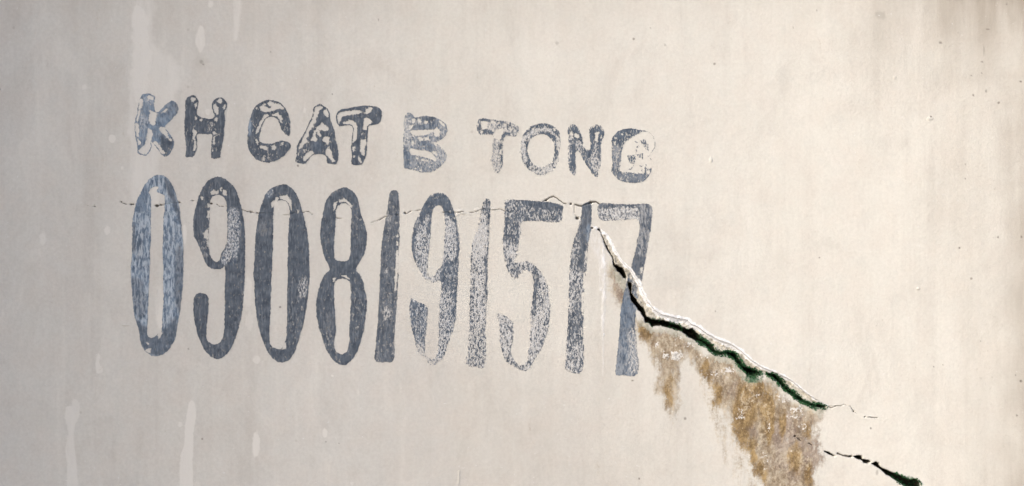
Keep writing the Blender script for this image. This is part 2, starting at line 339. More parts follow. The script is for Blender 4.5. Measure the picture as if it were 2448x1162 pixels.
speck = 0.10 + 0.9 * smooth(2230, 2440, X + wig(X, Y, 160, 70, 312)) * smooth(-100, 500, Y) + 0.25 * smooth(1000, 300, X)
ridge = field()
hw = window(1085, 1120, 1110, 1176)
d, _ = dline(X[hw], Y[hw], [(1098, 1126), (1097, 1150), (1094, 1176)])
H[hw] += 1.6 * smooth(2.6, 0.4, d)

# ------------------------------------------------------------------ node helper
class NT:
    def __init__(s, name):
        s.m = bpy.data.materials.new(name); s.m.use_nodes = True
        s.t = s.m.node_tree; s.t.nodes.clear()
        s.out = s.t.nodes.new('ShaderNodeOutputMaterial')
    def n(s, typ, **kw):
        nd = s.t.nodes.new(typ)
        for k, v in kw.items(): setattr(nd, k, v)
        return nd
    def put(s, sock, v):
        if hasattr(v, 'is_output') or isinstance(v, bpy.types.NodeSocket): s.t.links.new(v, sock)
        elif isinstance(v, tuple) and len(v) == 3 and sock.type == 'RGBA': sock.default_value = (*v, 1)
        else: sock.default_value = v
    def attr(s, name):
        return s.n('ShaderNodeAttribute', attribute_name=name).outputs['Fac']
    def math(s, op, a, b=0.0, c=0.0, clamp=False):
        nd = s.n('ShaderNodeMath', operation=op, use_clamp=clamp)
        s.put(nd.inputs[0], a); s.put(nd.inputs[1], b)
        if op in ('MULTIPLY_ADD',): s.put(nd.inputs[2], c)
        return nd.outputs[0]
    def mix(s, f, a, b, mode='MIX'):
        nd = s.n('ShaderNodeMix', data_type='RGBA', blend_type=mode, clamp_factor=True)
        s.put(nd.inputs[0], f); s.put(nd.inputs[6], a); s.put(nd.inputs[7], b)
        return nd.outputs[2]
    def step(s, v, a, b, lo=0.0, hi=1.0):
        nd = s.n('ShaderNodeMapRange', interpolation_type='SMOOTHSTEP')
        s.put(nd.inputs[0], v); s.put(nd.inputs[1], a); s.put(nd.inputs[2], b); s.put(nd.inputs[3], lo); s.put(nd.inputs[4], hi)
        return nd.outputs[0]
    def coords(s, sx=1, sy=1, sz=1, rot=0.0):
        tc = s.n('ShaderNodeTexCoord')
        mp = s.n('ShaderNodeMapping')
        s.t.links.new(tc.outputs['Object'], mp.inputs[0])
        mp.inputs['Scale'].default_value = (sx, sy, sz)
        mp.inputs['Rotation'].default_value = (0, rot, 0)
        return mp.outputs[0]
    def noise(s, vec, scale, detail=3.0, rough=0.55, dist=0.0):
        nd = s.n('ShaderNodeTexNoise')
        s.t.links.new(vec, nd.inputs['Vector'])
        nd.inputs['Scale'].default_value = scale; nd.inputs['Detail'].default_value = detail
        nd.inputs['Roughness'].default_value = rough; nd.inputs['Distortion'].default_value = dist
        return nd.outputs['Fac']
    def vor(s, vec, scale, feature='F1'):
        nd = s.n('ShaderNodeTexVoronoi', feature=feature)
        s.t.links.new(vec, nd.inputs['Vector']); nd.inputs['Scale'].default_value = scale
        return nd
    def bsdf(s, col, rough=0.85, spec=0.25, normal=None):
        b = s.n('ShaderNodeBsdfPrincipled')
        s.put(b.inputs['Base Color'], col); s.put(b.inputs['Roughness'], rough)
        b.inputs['Specular IOR Level'].default_value = spec
        if normal is not None: s.t.links.new(normal, b.inputs['Normal'])
        return b
    def bump(s, h, strength, dist):
        nd = s.n('ShaderNodeBump'); s.t.links.new(h, nd.inputs['Height'])
        nd.inputs['Strength'].default_value = strength; nd.inputs['Distance'].default_value = dist
        return nd.outputs[0]

def wall_grain(k):
    """fine relief of rolled paint on plaster: grain plus faint upright brush marks"""
    c = k.coords(); cv = k.coords(1, 1, 0.12)
    g = k.noise(c, 420, 3, 0.6)
    g2 = k.noise(cv, 170, 4, 0.65)
    g3 = k.noise(c, 150, 4, 0.6)
    return k.math('ADD', g, k.math('ADD', k.math('MULTIPLY', g2, 0.5), k.math('MULTIPLY', g3, 1.3)))

def wall_material():
    k = NT('painted_plaster')
    c = k.coords(); cv = k.coords(1, 1, 0.16); cv2 = k.coords(1, 1, 0.05)
    A = {n: k.attr(n) for n in ('dust_shade', 'grime_tone', 'pale', 'lime', 'stain', 'ochre', 'violet', 'efflor', 'halo', 'rim', 'bevel', 'void', 'hair', 'dark', 'speck', 'algae')}
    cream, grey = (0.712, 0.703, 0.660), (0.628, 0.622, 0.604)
    blotch = k.noise(cv, 9, 4, 0.6)
    streak = k.noise(cv2, 55, 4, 0.6)
    fine = k.noise(c, 260, 3, 0.65)
    tint = k.noise(c, 26, 3, 0.6)
    dd = k.math('ADD', A['dust_shade'], k.math('MULTIPLY', k.math('SUBTRACT', blotch, 0.5), 0.55), clamp=True)
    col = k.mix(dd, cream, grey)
    col = k.mix(k.step(tint, 0.35, 0.7, 0, 0.16), col, (0.66, 0.56, 0.50))
    col = k.mix(k.step(k.noise(c, 41, 3, 0.6), 0.5, 0.72, 0, 0.15), col, (0.56, 0.58, 0.56))
    wash = k.math('ADD', k.math('MULTIPLY', streak, 0.45), k.math('MULTIPLY', k.noise(k.coords(1, 1, 0.07), 17, 5, 0.7), 0.55))
    col = k.mix(k.step(wash, 0.50, 0.66, 0, 0.18), col, (0.40, 0.37, 0.345))
    col = k.mix(k.step(wash, 0.48, 0.34, 0, 0.26), col, (0.80, 0.785, 0.75))
    cloud = k.noise(k.coords(1, 1, 0.6), 14, 6, 0.72, 0.6)
    col = k.mix(k.step(cloud, 0.50, 0.66, 0, 0.17), col, (0.41, 0.385, 0.36))
    col = k.mix(k.step(cloud, 0.48, 0.36, 0, 0.22), col, (0.80, 0.785, 0.75))
    sp = k.noise(c, 95, 6, 0.8)
    col = k.mix(k.step(sp, 0.54, 0.68, 0, 0.09), col, (0.36, 0.33, 0.30))
    col = k.mix(0.09, col, k.mix(k.step(fine, 0.3, 0.7), (0.36, 0.33, 0.30), (0.85, 0.82, 0.78)))
    gr = k.math('MULTIPLY', A['grime_tone'], k.step(k.noise(cv, 28, 4, 0.65), 0.25, 0.7, 0.45, 1.0))
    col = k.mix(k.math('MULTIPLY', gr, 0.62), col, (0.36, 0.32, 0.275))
    pl = k.step(k.math('ADD', A['pale'], k.math('MULTIPLY', k.math('SUBTRACT', k.noise(cv, 95, 5, 0.7), 0.5), 0.7)), 0.08, 0.66)
    col = k.mix(k.math('MULTIPLY', pl, 0.78), col, (0.765, 0.75, 0.725))
    lm = k.math('MULTIPLY', A['lime'], k.step(k.noise(k.coords(1, 1, 0.3), 240, 4, 0.75), 0.38, 0.62, 0.12, 1))
    col = k.mix(lm, col, (0.86, 0.87, 0.905))
    # sparse specks
    v = k.vor(c, 62)
    vr = k.n('ShaderNodeSeparateColor'); k.t.links.new(v.outputs['Color'], vr.inputs[0])
    on = k.math('LESS_THAN', vr.outputs[0], k.math('MULTIPLY', A['speck'], 0.20))
    dot = k.math('MULTIPLY', k.step(k.math('ADD', v.outputs['Distance'], k.math('MULTIPLY', fine, 0.08)), 0.10, 0.17, 1, 0), on)
    col = k.mix(k.math('MULTIPLY', dot, k.math('MULTIPLY_ADD', vr.outputs[1], 0.45, 0.15)), col, (0.17, 0.145, 0.12))
    patch = k.math('MULTIPLY', k.step(k.noise(c, 190, 4, 0.7), 0.56, 0.70), k.math('MULTIPLY', k.step(k.noise(c, 24, 2, 0.5), 0.48, 0.66), k.step(A['speck'], 0.25, 1.0)))
    col = k.mix(k.math('MULTIPLY', patch, 0.34), col, (0.30, 0.28, 0.23))
    # stain: mottled ochre, tan, violet-grey and pale lime
    sn = k.noise(c, 170, 5, 0.75); sn2 = k.noise(cv, 105, 4, 0.65); sn3 = k.noise(c, 400, 4, 0.72); sn4 = k.noise(k.coords(1, 1, 0.4), 60, 5, 0.7)
    mot = k.math('ADD', k.math('MULTIPLY', sn, 0.5), k.math('MULTIPLY', sn3, 0.5))
    mot = k.math('ADD', k.math('MULTIPLY', mot, 0.38), k.math('MULTIPLY', k.noise(k.coords(1, 1, 0.55), 75, 5, 0.75), 0.62))
    tan = k.mix(k.step(mot, 0.40, 0.60), (0.230, 0.170, 0.110), (0.53, 0.46, 0.36))
    och = k.mix(k.step(mot, 0.40, 0.60), (0.150, 0.092, 0.035), (0.43, 0.305, 0.145))
    vio = k.mix(k.step(mot, 0.40, 0.62), (0.235, 0.180, 0.145), (0.47, 0.40, 0.335))
    sc = k.mix(k.step(k.math('ADD', A['violet'], k.math('MULTIPLY', k.math('SUBTRACT', sn4, 0.5), 1.6)), 0.25, 0.7), tan, vio)
    sc = k.mix(k.step(k.math('ADD', A['ochre'], k.math('MULTIPLY', k.math('SUBTRACT', sn4, 0.5), 2.0)), 0.18, 0.68, 0, 0.95), sc, och)
    sc = k.mix(k.step(k.math('ADD', k.noise(k.coords(1, 1, 0.5), 48, 4, 0.7), k.math('MULTIPLY', k.math('SUBTRACT', sn3, 0.5), 0.5)), 0.55, 0.68, 0, 0.62), sc, (0.62, 0.54, 0.42))
    sc = k.mix(k.step(k.math('ADD', sn3, k.math('MULTIPLY', k.math('SUBTRACT', sn, 0.5), 0.6)), 0.42, 0.28, 0, 0.5), sc, (0.12, 0.082, 0.046))
    hl = k.step(k.math('ADD', A['halo'], k.math('MULTIPLY', k.math('SUBTRACT', k.math('ADD', sn, sn4), 1.0), 2.4)), 0.42, 0.86, 0, 0.85)
    sc = k.mix(hl, sc, k.mix(k.step(mot, 0.38, 0.62), (0.30, 0.305, 0.25), (0.60, 0.585, 0.51)))
    ef = k.step(k.math('ADD', A['efflor'], k.math('MULTIPLY', k.math('SUBTRACT', k.math('ADD', sn, sn3), 1.0), 2.2)), 0.50, 0.78, 0, 0.95)
    sc = k.mix(ef, sc, k.mix(k.step(sn3, 0.35, 0.6), (0.44, 0.42, 0.39), (0.78, 0.77, 0.76)))
    sa = k.step(k.math('ADD', A['stain'], k.math('MULTIPLY', k.math('SUBTRACT', k.math('ADD', k.math('ADD', sn, sn2), k.math('ADD', sn3, sn4)), 2.0), 1.0)), 0.22, 0.86, 0, 0.97)
    col = k.mix(sa, col, sc)
    col = k.mix(k.math('MULTIPLY', A['dark'], 0.85), col, (0.085, 0.07, 0.06))
    # broken edge
    bc = k.mix(k.step(mot, 0.40, 0.60), (0.40, 0.375, 0.32), (0.70, 0.675, 0.61))
    bc = k.mix(k.step(sn, 0.56, 0.68, 0, 0.6), bc, (0.36, 0.26, 0.13))
    bc = k.mix(k.step(sn3, 0.40, 0.28, 0, 0.6), bc, (0.16, 0.15, 0.12))
    col = k.mix(A['bevel'], col, bc)
    rr = k.step(k.math('ADD', A['rim'], k.math('MULTIPLY', k.math('SUBTRACT', k.math('ADD', sn3, sn), 1.0), 1.5)), 0.22, 0.75, 0, 0.95)
    col = k.mix(rr, col, (0.85, 0.865, 0.90))
    al = k.step(k.math('ADD', A['algae'], k.math('MULTIPLY', k.math('SUBTRACT', sn, 0.5), 1.6)), 0.38, 0.85, 0, 0.9)
    col = k.mix(al, col, k.mix(k.step(sn3, 0.35, 0.65), (0.012, 0.050, 0.026), (0.06, 0.19, 0.095)))
    col = k.mix(k.step(A['void'], 0.3, 0.8), col, k.mix(k.step(k.math('ADD', sn2, k.math('MULTIPLY', A['algae'], 0.12)), 0.52, 0.72, 0, 0.8), (0.030, 0.027, 0.019), (0.014, 0.062, 0.030)))
    hr = k.step(k.math('ADD', A['hair'], k.math('MULTIPLY', k.math('SUBTRACT', sn3, 0.5), 0.5)), 0.25, 0.85, 0, 0.86)
    col = k.mix(hr, col, (0.050, 0.040, 0.030))
    rough_h = k.math('ADD', wall_grain(k), k.math('MULTIPLY', k.math('MULTIPLY', sn3, 3.0), A['stain']))
    b = k.bsdf(col, 0.9, 0.2, k.bump(rough_h, 0.42, 0.0008))
    k.t.links.new(b.outputs[0], k.out.inputs[0])
    return k.m

def paint_material():
    k = NT('stencil_paint')
    c = k.coords(); cs = k.coords(1.35, 1, 0.62, 0.10)
    cov, film, blue, edge_, hole, lite = (k.attr(n) for n in ('cov', 'film', 'blue', 'edge', 'hole', 'lite'))
    blue = k.math('MULTIPLY', blue, k.step(k.noise(k.coords(1, 1, 0.4), 38, 4, 0.65), 0.34, 0.54, 0.62, 1.0))
    cov0 = cov
    n1a = k.noise(cs, 330, 2.5, 0.6, 0.5); n1b = k.noise(cs, 520, 2.0, 0.6, 0.4)
    nm = k.n('ShaderNodeMix', data_type='FLOAT'); k.put(nm.inputs[0], k.step(cov, 0.50, 0.80)); k.put(nm.inputs[2], n1b); k.put(nm.inputs[3], n1a); n1 = nm.outputs[0]
    n2 = k.noise(c, 300, 3, 0.6)
    n3 = k.noise(c, 120, 3, 0.6)
    n4 = k.noise(k.coords(1, 1, 0.45, 0.1), 42, 4, 0.65)
    nn = k.step(n1, 0.30, 0.70)
    body = k.step(k.math('SUBTRACT', k.math('ADD', cov, k.math('MULTIPLY', k.math('SUBTRACT', n4, 0.5), 0.75)), nn), -0.20, 0.20)
    n5 = k.noise(k.coords(1.2, 1, 0.8, 0.1), 470, 3, 0.7)
    e = k.step(k.math('ADD', edge_, k.math('MULTIPLY', k.math('SUBTRACT', n5, 0.5), 5.5)), -0.35, 0.75)
    e2 = k.step(k.math('ADD', edge_, k.math('MULTIPLY', k.math('SUBTRACT', k.math('ADD', n5, n4), 1.0), 9.0)), 0.4, 2.6)
    h = k.step(k.math('ADD', hole, k.math('MULTIPLY', k.math('SUBTRACT', k.noise(c, 300, 5, 0.75), 0.5), 9.0)), -0.45, 0.45)
    nohole = k.math('SUBTRACT', 1.0, h)
    body = k.math('MULTIPLY', k.math('MULTIPLY', body, e), nohole)
    fl = k.math('MULTIPLY', k.math('MULTIPLY', k.math('MULTIPLY', film, k.math('MULTIPLY', e, k.math('MAXIMUM', e2, k.step(cov, 0.6, 0.8)))), nohole), k.step(n2, 0.3, 0.65, 0.45, 1.0))
    slate = k.mix(k.step(n3, 0.32, 0.68), (0.053, 0.071, 0.101), (0.098, 0.123, 0.163))
    slate = k.mix(k.step(k.noise(k.coords(1.6, 1, 0.35, 0.08), 260, 3, 0.6), 0.46, 0.70, 0, 0.75), slate, (0.190, 0.220, 0.265))
    n6 = k.noise(k.coords(1.5, 1, 0.42, 0.16), 230, 3, 0.62, 0.5)
    bl = k.mix(k.step(n3, 0.36, 0.62), (0.098, 0.148, 0.225), (0.185, 0.258, 0.360))
    dk = k.mix(blue, slate, bl)
    dk = k.mix(k.math('MULTIPLY', lite, k.step(n6, 0.42, 0.60)), dk, k.mix(blue, (0.42, 0.43, 0.45), (0.45, 0.53, 0.63)))
    fc = k.mix(blue, k.mix(k.step(cov, 0.50, 0.82), (0.67, 0.68, 0.70), (0.25, 0.275, 0.315)), (0.46, 0.54, 0.66))
    col = k.mix(body, fc, dk)
    alpha = k.math('MAXIMUM', body, fl)
    b = k.bsdf(col, 0.6, 0.3, k.bump(k.math('ADD', wall_grain(k), k.math('MULTIPLY', n1, 1.2)), 0.45, 0.0008))
    tr = k.n('ShaderNodeBsdfTransparent')
    mx = k.n('ShaderNodeMixShader')
    k.t.links.new(alpha, mx.inputs[0]); k.t.links.new(tr.outputs[0], mx.inputs[1]); k.t.links.new(b.outputs[0], mx.inputs[2])
    k.t.links.new(mx.outputs[0], k.out.inputs[0])
    return k.m

def simple_material(name, c1, c2, scale, bump=0.3, rough=0.9):
    k = NT(name)
    c = k.coords()
    n = k.noise(c, scale, 5, 0.6)
    n2 = k.noise(c, scale * 9, 4, 0.6)
    col = k.mix(k.step(k.math('ADD', k.math('MULTIPLY', n, 0.6), k.math('MULTIPLY', n2, 0.4)), 0.35, 0.65), c1, c2)
    b = k.bsdf(col, rough, 0.2, k.bump(n2, bump, 0.002))
    k.t.links.new(b.outputs[0], k.out.inputs[0])
    return k.m

M_WALL = wall_material()
M_PAINT = paint_material()
M_MOSS = simple_material('moss_green', (0.014, 0.055, 0.026), (0.060, 0.180, 0.075), 120, 0.2)
M_GROUND = simple_material('concrete_paving', (0.30, 0.285, 0.26), (0.42, 0.40, 0.37), 3, 0.5)
M_SIDE = simple_material('grey_render', (0.34, 0.33, 0.315), (0.44, 0.425, 0.405), 4, 0.4)

# ------------------------------------------------------------------ mesh from the grid
def world_pts(x, y, h):
    return np.stack([(x - CX) / PPM, -h / PPM, CZ - (y - CY) / PPM], -1)
P = world_pts(X, Y, H)
dHx = np.gradient(H, gx, axis=1); dHy = np.gradient(H, gy, axis=0)
N = np.stack([-dHx, -np.ones_like(H), dHy], -1)     # y of the grid runs down
N /= np.linalg.norm(N, axis=-1, keepdims=True)
algae = np.maximum(smooth(-4.5, 1, void) * (0.10 + 0.60 * smooth(1560, 1740, X) * smooth(0.2, 0.75, vnoise(X, Y, 38, 603))), 0.6 * smooth(-4, 1, voidlow) * smooth(2130, 2180, X))
for (x0, y0, rx, ry, v) in [(1800, 905, 24, 14, .8), (1775, 880, 18, 14, .55), (1955, 976, 22, 7, .7), (1815, 893, 14, 8, .8), (2170, 1146, 26, 8, .7)]: blob(algae, x0, y0, rx, ry, v, .6)
ATTR = dict(dust_shade=dust_shade, grime_tone=grime_tone, pale=pale, lime=lime, stain=stain, ochre=ochre, violet=violet, efflor=efflor, halo=halo, rim=rim, bevel=np.where(bevel > -900, bev, 0) * smooth(1420, 1450, X), void=np.maximum(vm, vl), hair=hair, dark=dark, speck=speck, algae=algae)

def grid_mesh(name, fmask, attrs, lift=0.0, extra=None):
    """a mesh of the chosen grid cells; fmask is (NY-1, NX-1)"""
    r, c = np.nonzero(fmask)
    q = np.stack([r * NX + c, (r + 1) * NX + c, (r + 1) * NX + c + 1, r * NX + c + 1], 1)
    used, inv = np.unique(q, return_inverse=True)
    q = inv.reshape(-1, 4)
    pts = P.reshape(-1, 3)[used].copy()
    nrm = N.reshape(-1, 3)[used]
    pts[:, 1] -= lift
    me = bpy.data.meshes.new(name)
    me.vertices.add(len(pts)); me.vertices.foreach_set('co', pts.astype(np.float32).ravel())
    me.loops.add(q.size); me.loops.foreach_set('vertex_index', q.astype(np.int32).ravel())
    me.polygons.add(len(q)); me.polygons.foreach_set('loop_start', np.arange(0, q.size, 4, dtype=np.int32))
    me.polygons.foreach_set('use_smooth', np.ones(len(q), bool))
    me.update(calc_edges=True)
    me.normals_split_custom_set_from_vertices(nrm.astype(np.float32))
    for k, f in attrs.items():
        a = me.attributes.new(k, 'FLOAT', 'POINT')
        a.data.foreach_set('value', f.reshape(-1)[used].astype(np.float32))
    return me

def obj(name, me, mat, parent=None, label=None, kind=None):
    o = bpy.data.objects.new(name, me)
    COL.objects.link(o)
    if mat is not None and not me.materials: me.materials.append(mat)
    o.parent = parent
    if label: o['label'] = label
    if kind: o['kind'] = kind
    return o

def box_mesh(name, lo, hi):
    x0, y0, z0 = lo; x1, y1, z1 = hi
    v = [(x0, y0, z0), (x1, y0, z0), (x1, y1, z0), (x0, y1, z0), (x0, y0, z1), (x1, y0, z1), (x1, y1, z1), (x0, y1, z1)]
    f = [(0, 3, 2, 1), (4, 5, 6, 7), (0, 1, 5, 4), (1, 2, 6, 5), (2, 3, 7, 6), (3, 0, 4, 7)]
    me = bpy.data.meshes.new(name); me.from_pydata(v, [], f); me.update()
    return me

# the setting
gm = bpy.data.meshes.new('ground')
gm.from_pydata([(-400, -400, 0), (400, -400, 0), (400, 400, 0), (-400, 400, 0)], [], [(0, 1, 2, 3)])
obj('ground', gm, M_GROUND, kind='structure')

# the wall as one thing
wall = bpy.data.objects.new('plaster_wall', None)
COL.objects.link(wall)
wall.location = (0, 0, 0)
wall['label'] = 'cream painted plaster wall with a stencilled number, a diagonal crack and brown stains'
wall['category'] = 'wall'
wall['kind'] = 'thing'
obj('wall_core', box_mesh('wall_core', (P[0, 0, 0] + .002, 0.06, 0.0), (P[0, -1, 0] - .002, 0.26, P[0, 0, 2] - .002)), M_SIDE, wall)

cell = lambda f: (f[:-1, :-1] + f[1:, :-1] + f[:-1, 1:] + f[1:, 1:]) / 4
cvoid, cvl, cbev, crim = cell(np.maximum(void, -1e3)), cell(np.maximum(voidlow, -1e3)), cell(bevel), cell(rim)
part = np.zeros((NY - 1, NX - 1), int)
part[(cell(stain_s) > 1.0)] = 5
part[((cbev > 0) & (cell(X) > 1430)) | (crim > 0.45)] = 4
hid = hairid[:-1, :-1]
for k in range(len(hairs)): part[(hid == k) & (part != 4)] = 10 + k
part[cvoid > -0.6] = 2
part[cvl > -0.5] = 3
wall_parts = [
    (0, 'plaster_face', None), (2, 'crack', 'dark diagonal crack lined with green algae'), (3, 'crack', 'short dark crack under the brown stain, running out of the picture'),
    (4, 'broken_edge', 'white chipped plaster edge above the crack'), (5, 'water_stain', 'mottled brown water stain below the crack'),
    (10, 'hairline_crack', 'hairline crack crossing the first digits'), (11, 'hairline_crack', 'hairline crack crossing the middle digits'),
    (12, 'hairline_crack', 'hairline crack rising above the last digits'), (13, 'hairline_crack', 'short branch of the hairline crack'),
    (14, 'hairline_crack', 'hairline crack at the end of the big crack'), (15, 'hairline_crack', 'hairline crack through the brown stain'), (16, 'hairline_crack', None)]
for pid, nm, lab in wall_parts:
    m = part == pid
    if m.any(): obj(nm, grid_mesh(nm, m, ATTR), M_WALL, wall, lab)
# returns at the ends and top of the plaster coat
for nm, idx in (('side', P[:, 0]), ('side', P[:, -1]), ('top', P[0, :])):
    a = idx; b = a.copy(); b[:, 1] = 0.262
    n = len(a)
    me = bpy.data.meshes.new('plaster_return')
    me.from_pydata([tuple(p) for p in a] + [tuple(p) for p in b], [], [(i, i + 1, n + i + 1, n + i) for i in range(n - 1)])
    obj('plaster_return', me, M_WALL, wall)

# ------------------------------------------------------------------ stencilled letters and digits
Z1 = (300, 200, 5.81); Z2 = (580, 220, 6.115); Z3 = (940, 250, 5.81); Z4 = (1230, 270, 6.454)
D5 = (290, 410, 2.526); D6 = (590, 420, 2.526); D7 = (880, 440, 2.526); D8 = (1180, 450, 2.4725)
E1 = (290, 410, 5.05); E2 = (290, 640, 5.05); E3 = (450, 410, 5.05)
GLYPHS = []
def glyph(name, label, frame, outline, counters=(), holes=(), cov=0.9, film=0.0, blue=0.0, lite=0.0, rim=0.0, patches=(), islands=(), soft=1.0):
    GLYPHS.append(dict(name=name, label=label, out=roundpoly(fr(outline, frame), 4), ctr=[roundpoly(fr(c, frame), 4) for c in counters],
                       holes=[fr(h, frame) for h in holes], cov=cov, film=film, blue=blue, lite=lite, rim=rim, soft=soft,
                       patches=[(roundpoly(fr(p, frame), 3), d) for p, d in patches], isl=[fr(i, frame) for i in islands]))

glyph('painted_letter', 'worn pale blue letter K', Z1,
 [(240,150),(300,135),(360,150),(408,180),(402,270),(402,360),(440,400),(520,330),(600,260),(650,240),(700,270),(735,340),(725,400),(690,440),(620,520),(545,600),(600,680),(660,770),(675,830),(650,910),(600,985),(555,1015),(500,980),(440,900),(362,800),(355,880),(320,960),(280,1000),(210,985),(165,950),(160,850),(140,740),(125,620),(140,500),(165,400),(180,280),(210,190)],
 holes=[[(215,210),(245,220),(240,290),(210,350),(190,480),(172,530),(150,520),(160,420),(180,320),(190,240)],[(138,550),(185,560),(190,700),(180,750),(145,730),(128,620)],[(340,370),(380,390),(450,400),(430,460),(410,560),(380,585),(330,550),(320,480),(330,420)],[(310,620),(345,630),(380,690),(365,770),(350,880),(300,990),(210,975),(175,935),(230,880),(270,840),(290,740)],[(480,600),(545,600),(585,690),(605,740),(570,750),(500,680),(460,630)],[(600,750),(650,780),(630,800),(600,790)],[(370,810),(430,810),(470,860),(520,920),(555,985),(500,970),(440,890)],[(165,760),(210,800),(215,840),(165,860)],[(480,400),(530,380),(560,340),(600,340),(560,380),(510,415)],[(300,190),(330,160),(395,180),(390,230),(340,215),(310,215)]],
 cov=0.80, film=0.75, blue=1.0, lite=0.35, rim=0.55,
 patches=[([(500,700),(600,740),(670,800),(660,920),(560,1000),(500,920),(490,800)], dict(blue=0.1, cov=0.97, film=0, lite=0)), ([(200,430),(300,430),(320,560),(250,680),(200,620)], dict(cov=0.42, lite=0.8)), ([(260,180),(390,180),(380,280),(270,270)], dict(cov=.35, lite=.8)), ([(690,290),(735,340),(715,410),(690,350)], dict(blue=.0))])
glyph('painted_letter', 'dark slate letter H', Z1,
 [(840,215),(880,175),(930,160),(980,180),(1010,240),(1005,320),(990,380),(990,430),(1040,465),(1110,480),(1190,490),(1240,450),(1215,390),(1200,310),(1215,250),(1250,210),(1320,195),(1375,220),(1405,270),(1405,340),(1375,400),(1385,510),(1370,620),(1365,720),(1345,830),(1325,940),(1310,1020),(1260,1038),(1190,1030),(1185,940),(1190,850),(1205,705),(1130,705),(1000,702),(1000,820),(985,920),(940,1010),(880,1020),(835,1015),(845,900),(830,780),(815,640),(815,540),(830,400),(830,280)],
 holes=[[(895,205),(930,180),(975,200),(985,230),(940,255),(905,235)],[(955,280),(990,265),(1005,300),(975,360),(960,330)],[(1265,235),(1310,200),(1350,240),(1330,275),(1290,265)],[(1225,280),(1260,275),(1290,340),(1290,420),(1260,435),(1225,390),(1208,330)],[(1355,320),(1385,290),(1398,320),(1370,370)],[(955,450),(985,445),(1000,500),(975,515)],[(1020,495),(1070,475),(1065,520),(1040,528)],[(1222,480),(1285,468),(1278,535),(1240,510)],[(935,630),(980,650),(997,690),(960,750),(980,800),(992,870),(965,945),(932,920),(945,830),(928,740)],[(1208,670),(1250,660),(1262,700),(1230,720)],[(1212,740),(1242,720),(1242,860),(1208,840)],[(1200,920),(1228,900),(1222,940),(1202,950)]],
 cov=0.955, film=0.45, rim=0.9, patches=[([(1130,540),(1230,540),(1220,660),(1120,660)], dict(cov=.62))])
glyph('painted_letter', 'dark slate letter C with chipped top', Z2,
 [(150,270),(200,200),(280,145),(380,115),(480,125),(570,175),(630,250),(670,330),(690,430),(695,540),(690,600),(660,640),(610,600),(560,530),(530,430),(480,380),(400,365),(340,395),(300,460),(270,560),(250,620),(235,680),(260,730),(330,755),(420,755),(490,730),(560,710),(640,725),(700,770),(685,830),(640,890),(560,960),(470,1010),(370,1030),(270,1015),(180,970),(110,890),(75,800),(65,700),(75,600),(80,500),(105,400),(130,320)],
 holes=[[(235,220),(290,188),(330,215),(400,240),(480,160),(560,180),(605,222),(590,268),(540,240),(490,260),(450,270),(410,290),(330,292),(260,272)],[(310,160),(350,180),(330,200),(312,188)],[(358,150),(400,128),(475,158),(460,205),(400,215),(362,182)],[(315,320),(400,335),(330,390),(280,480),(240,585),(190,612),(202,540),(240,470),(280,390)],[(460,320),(510,290),(582,380),(570,465),(545,420),(500,360),(440,352),(418,322)],[(180,670),(212,690),(228,775),(192,735)],[(245,770),(290,790),(340,790),(382,820),(340,862),(280,832),(242,800)],[(415,790),(460,768),(502,800),(475,855),(428,842)],[(182,235),(218,222),(212,262)],[(565,740),(602,735),(590,772),(562,762)],[(300,960),(322,940),(322,1012),(278,1012)]],
 cov=0.95, film=0.4, rim=0.9, patches=[([(80,440),(125,440),(125,620),(78,620)], dict(blue=1, lite=.7)), ([(250,880),(500,880),(480,1010),(260,1010)], dict(cov=.8)), ([(600,440),(700,440),(700,640),(600,580)], dict(cov=.8))])
glyph('painted_letter', 'dark slate letter A with peeling left leg', Z2,
 [(1030,240),(1075,195),(1140,175),(1200,215),(1250,260),(1275,320),(1280,390),(1310,480),(1340,560),(1360,680),(1385,800),(1400,920),(1390,1020),(1350,1055),(1240,1040),(1220,960),(1180,920),(1060,910),(1000,950),(930,1030),(880,1050),(770,1025),(785,940),(785,850),(810,760),(870,650),(920,560),(970,450),(1010,370),(1025,300)],
 holes=[[(1055,230),(1120,198),(1168,210),(1160,252),(1120,272),(1110,312),(1080,400),(1060,452),(1030,520),(980,560),(960,640),(930,680),(962,722),(900,762),(870,812),(818,842),(812,800),(848,740),(880,660),(935,560),(985,450),(1028,350)],[(1178,270),(1232,252),(1268,310),(1256,368),(1218,368),(1176,312)],[(1160,438),(1192,470),(1232,490),(1264,540),(1220,568),(1120,562),(1078,542),(1062,520),(1110,493)],[(1072,550),(1122,560),(1148,640),(1130,664),(1088,622)],[(1038,560),(1066,560),(1072,650),(1098,702),(1050,724),(998,712),(988,690),(1030,640)],[(1188,660),(1220,642),(1268,670),(1274,730),(1240,785),(1218,742),(1156,700)],[(960,856),(1010,856),(1056,890),(1010,934),(960,974),(908,1008),(876,970),(918,908)],[(1260,796),(1292,840),(1302,900),(1332,980),(1360,1000),(1310,1036),(1268,962),(1216,922),(1211,850)]],
 cov=0.95, film=0.2, rim=0.85, patches=[([(780,840),(960,720),(1020,780),(1000,860),(900,900),(880,1040),(770,1030)], dict(cov=.78)), ([(1030,740),(1150,740),(1150,840),(1040,840)], dict(blue=.25, cov=1.0))])
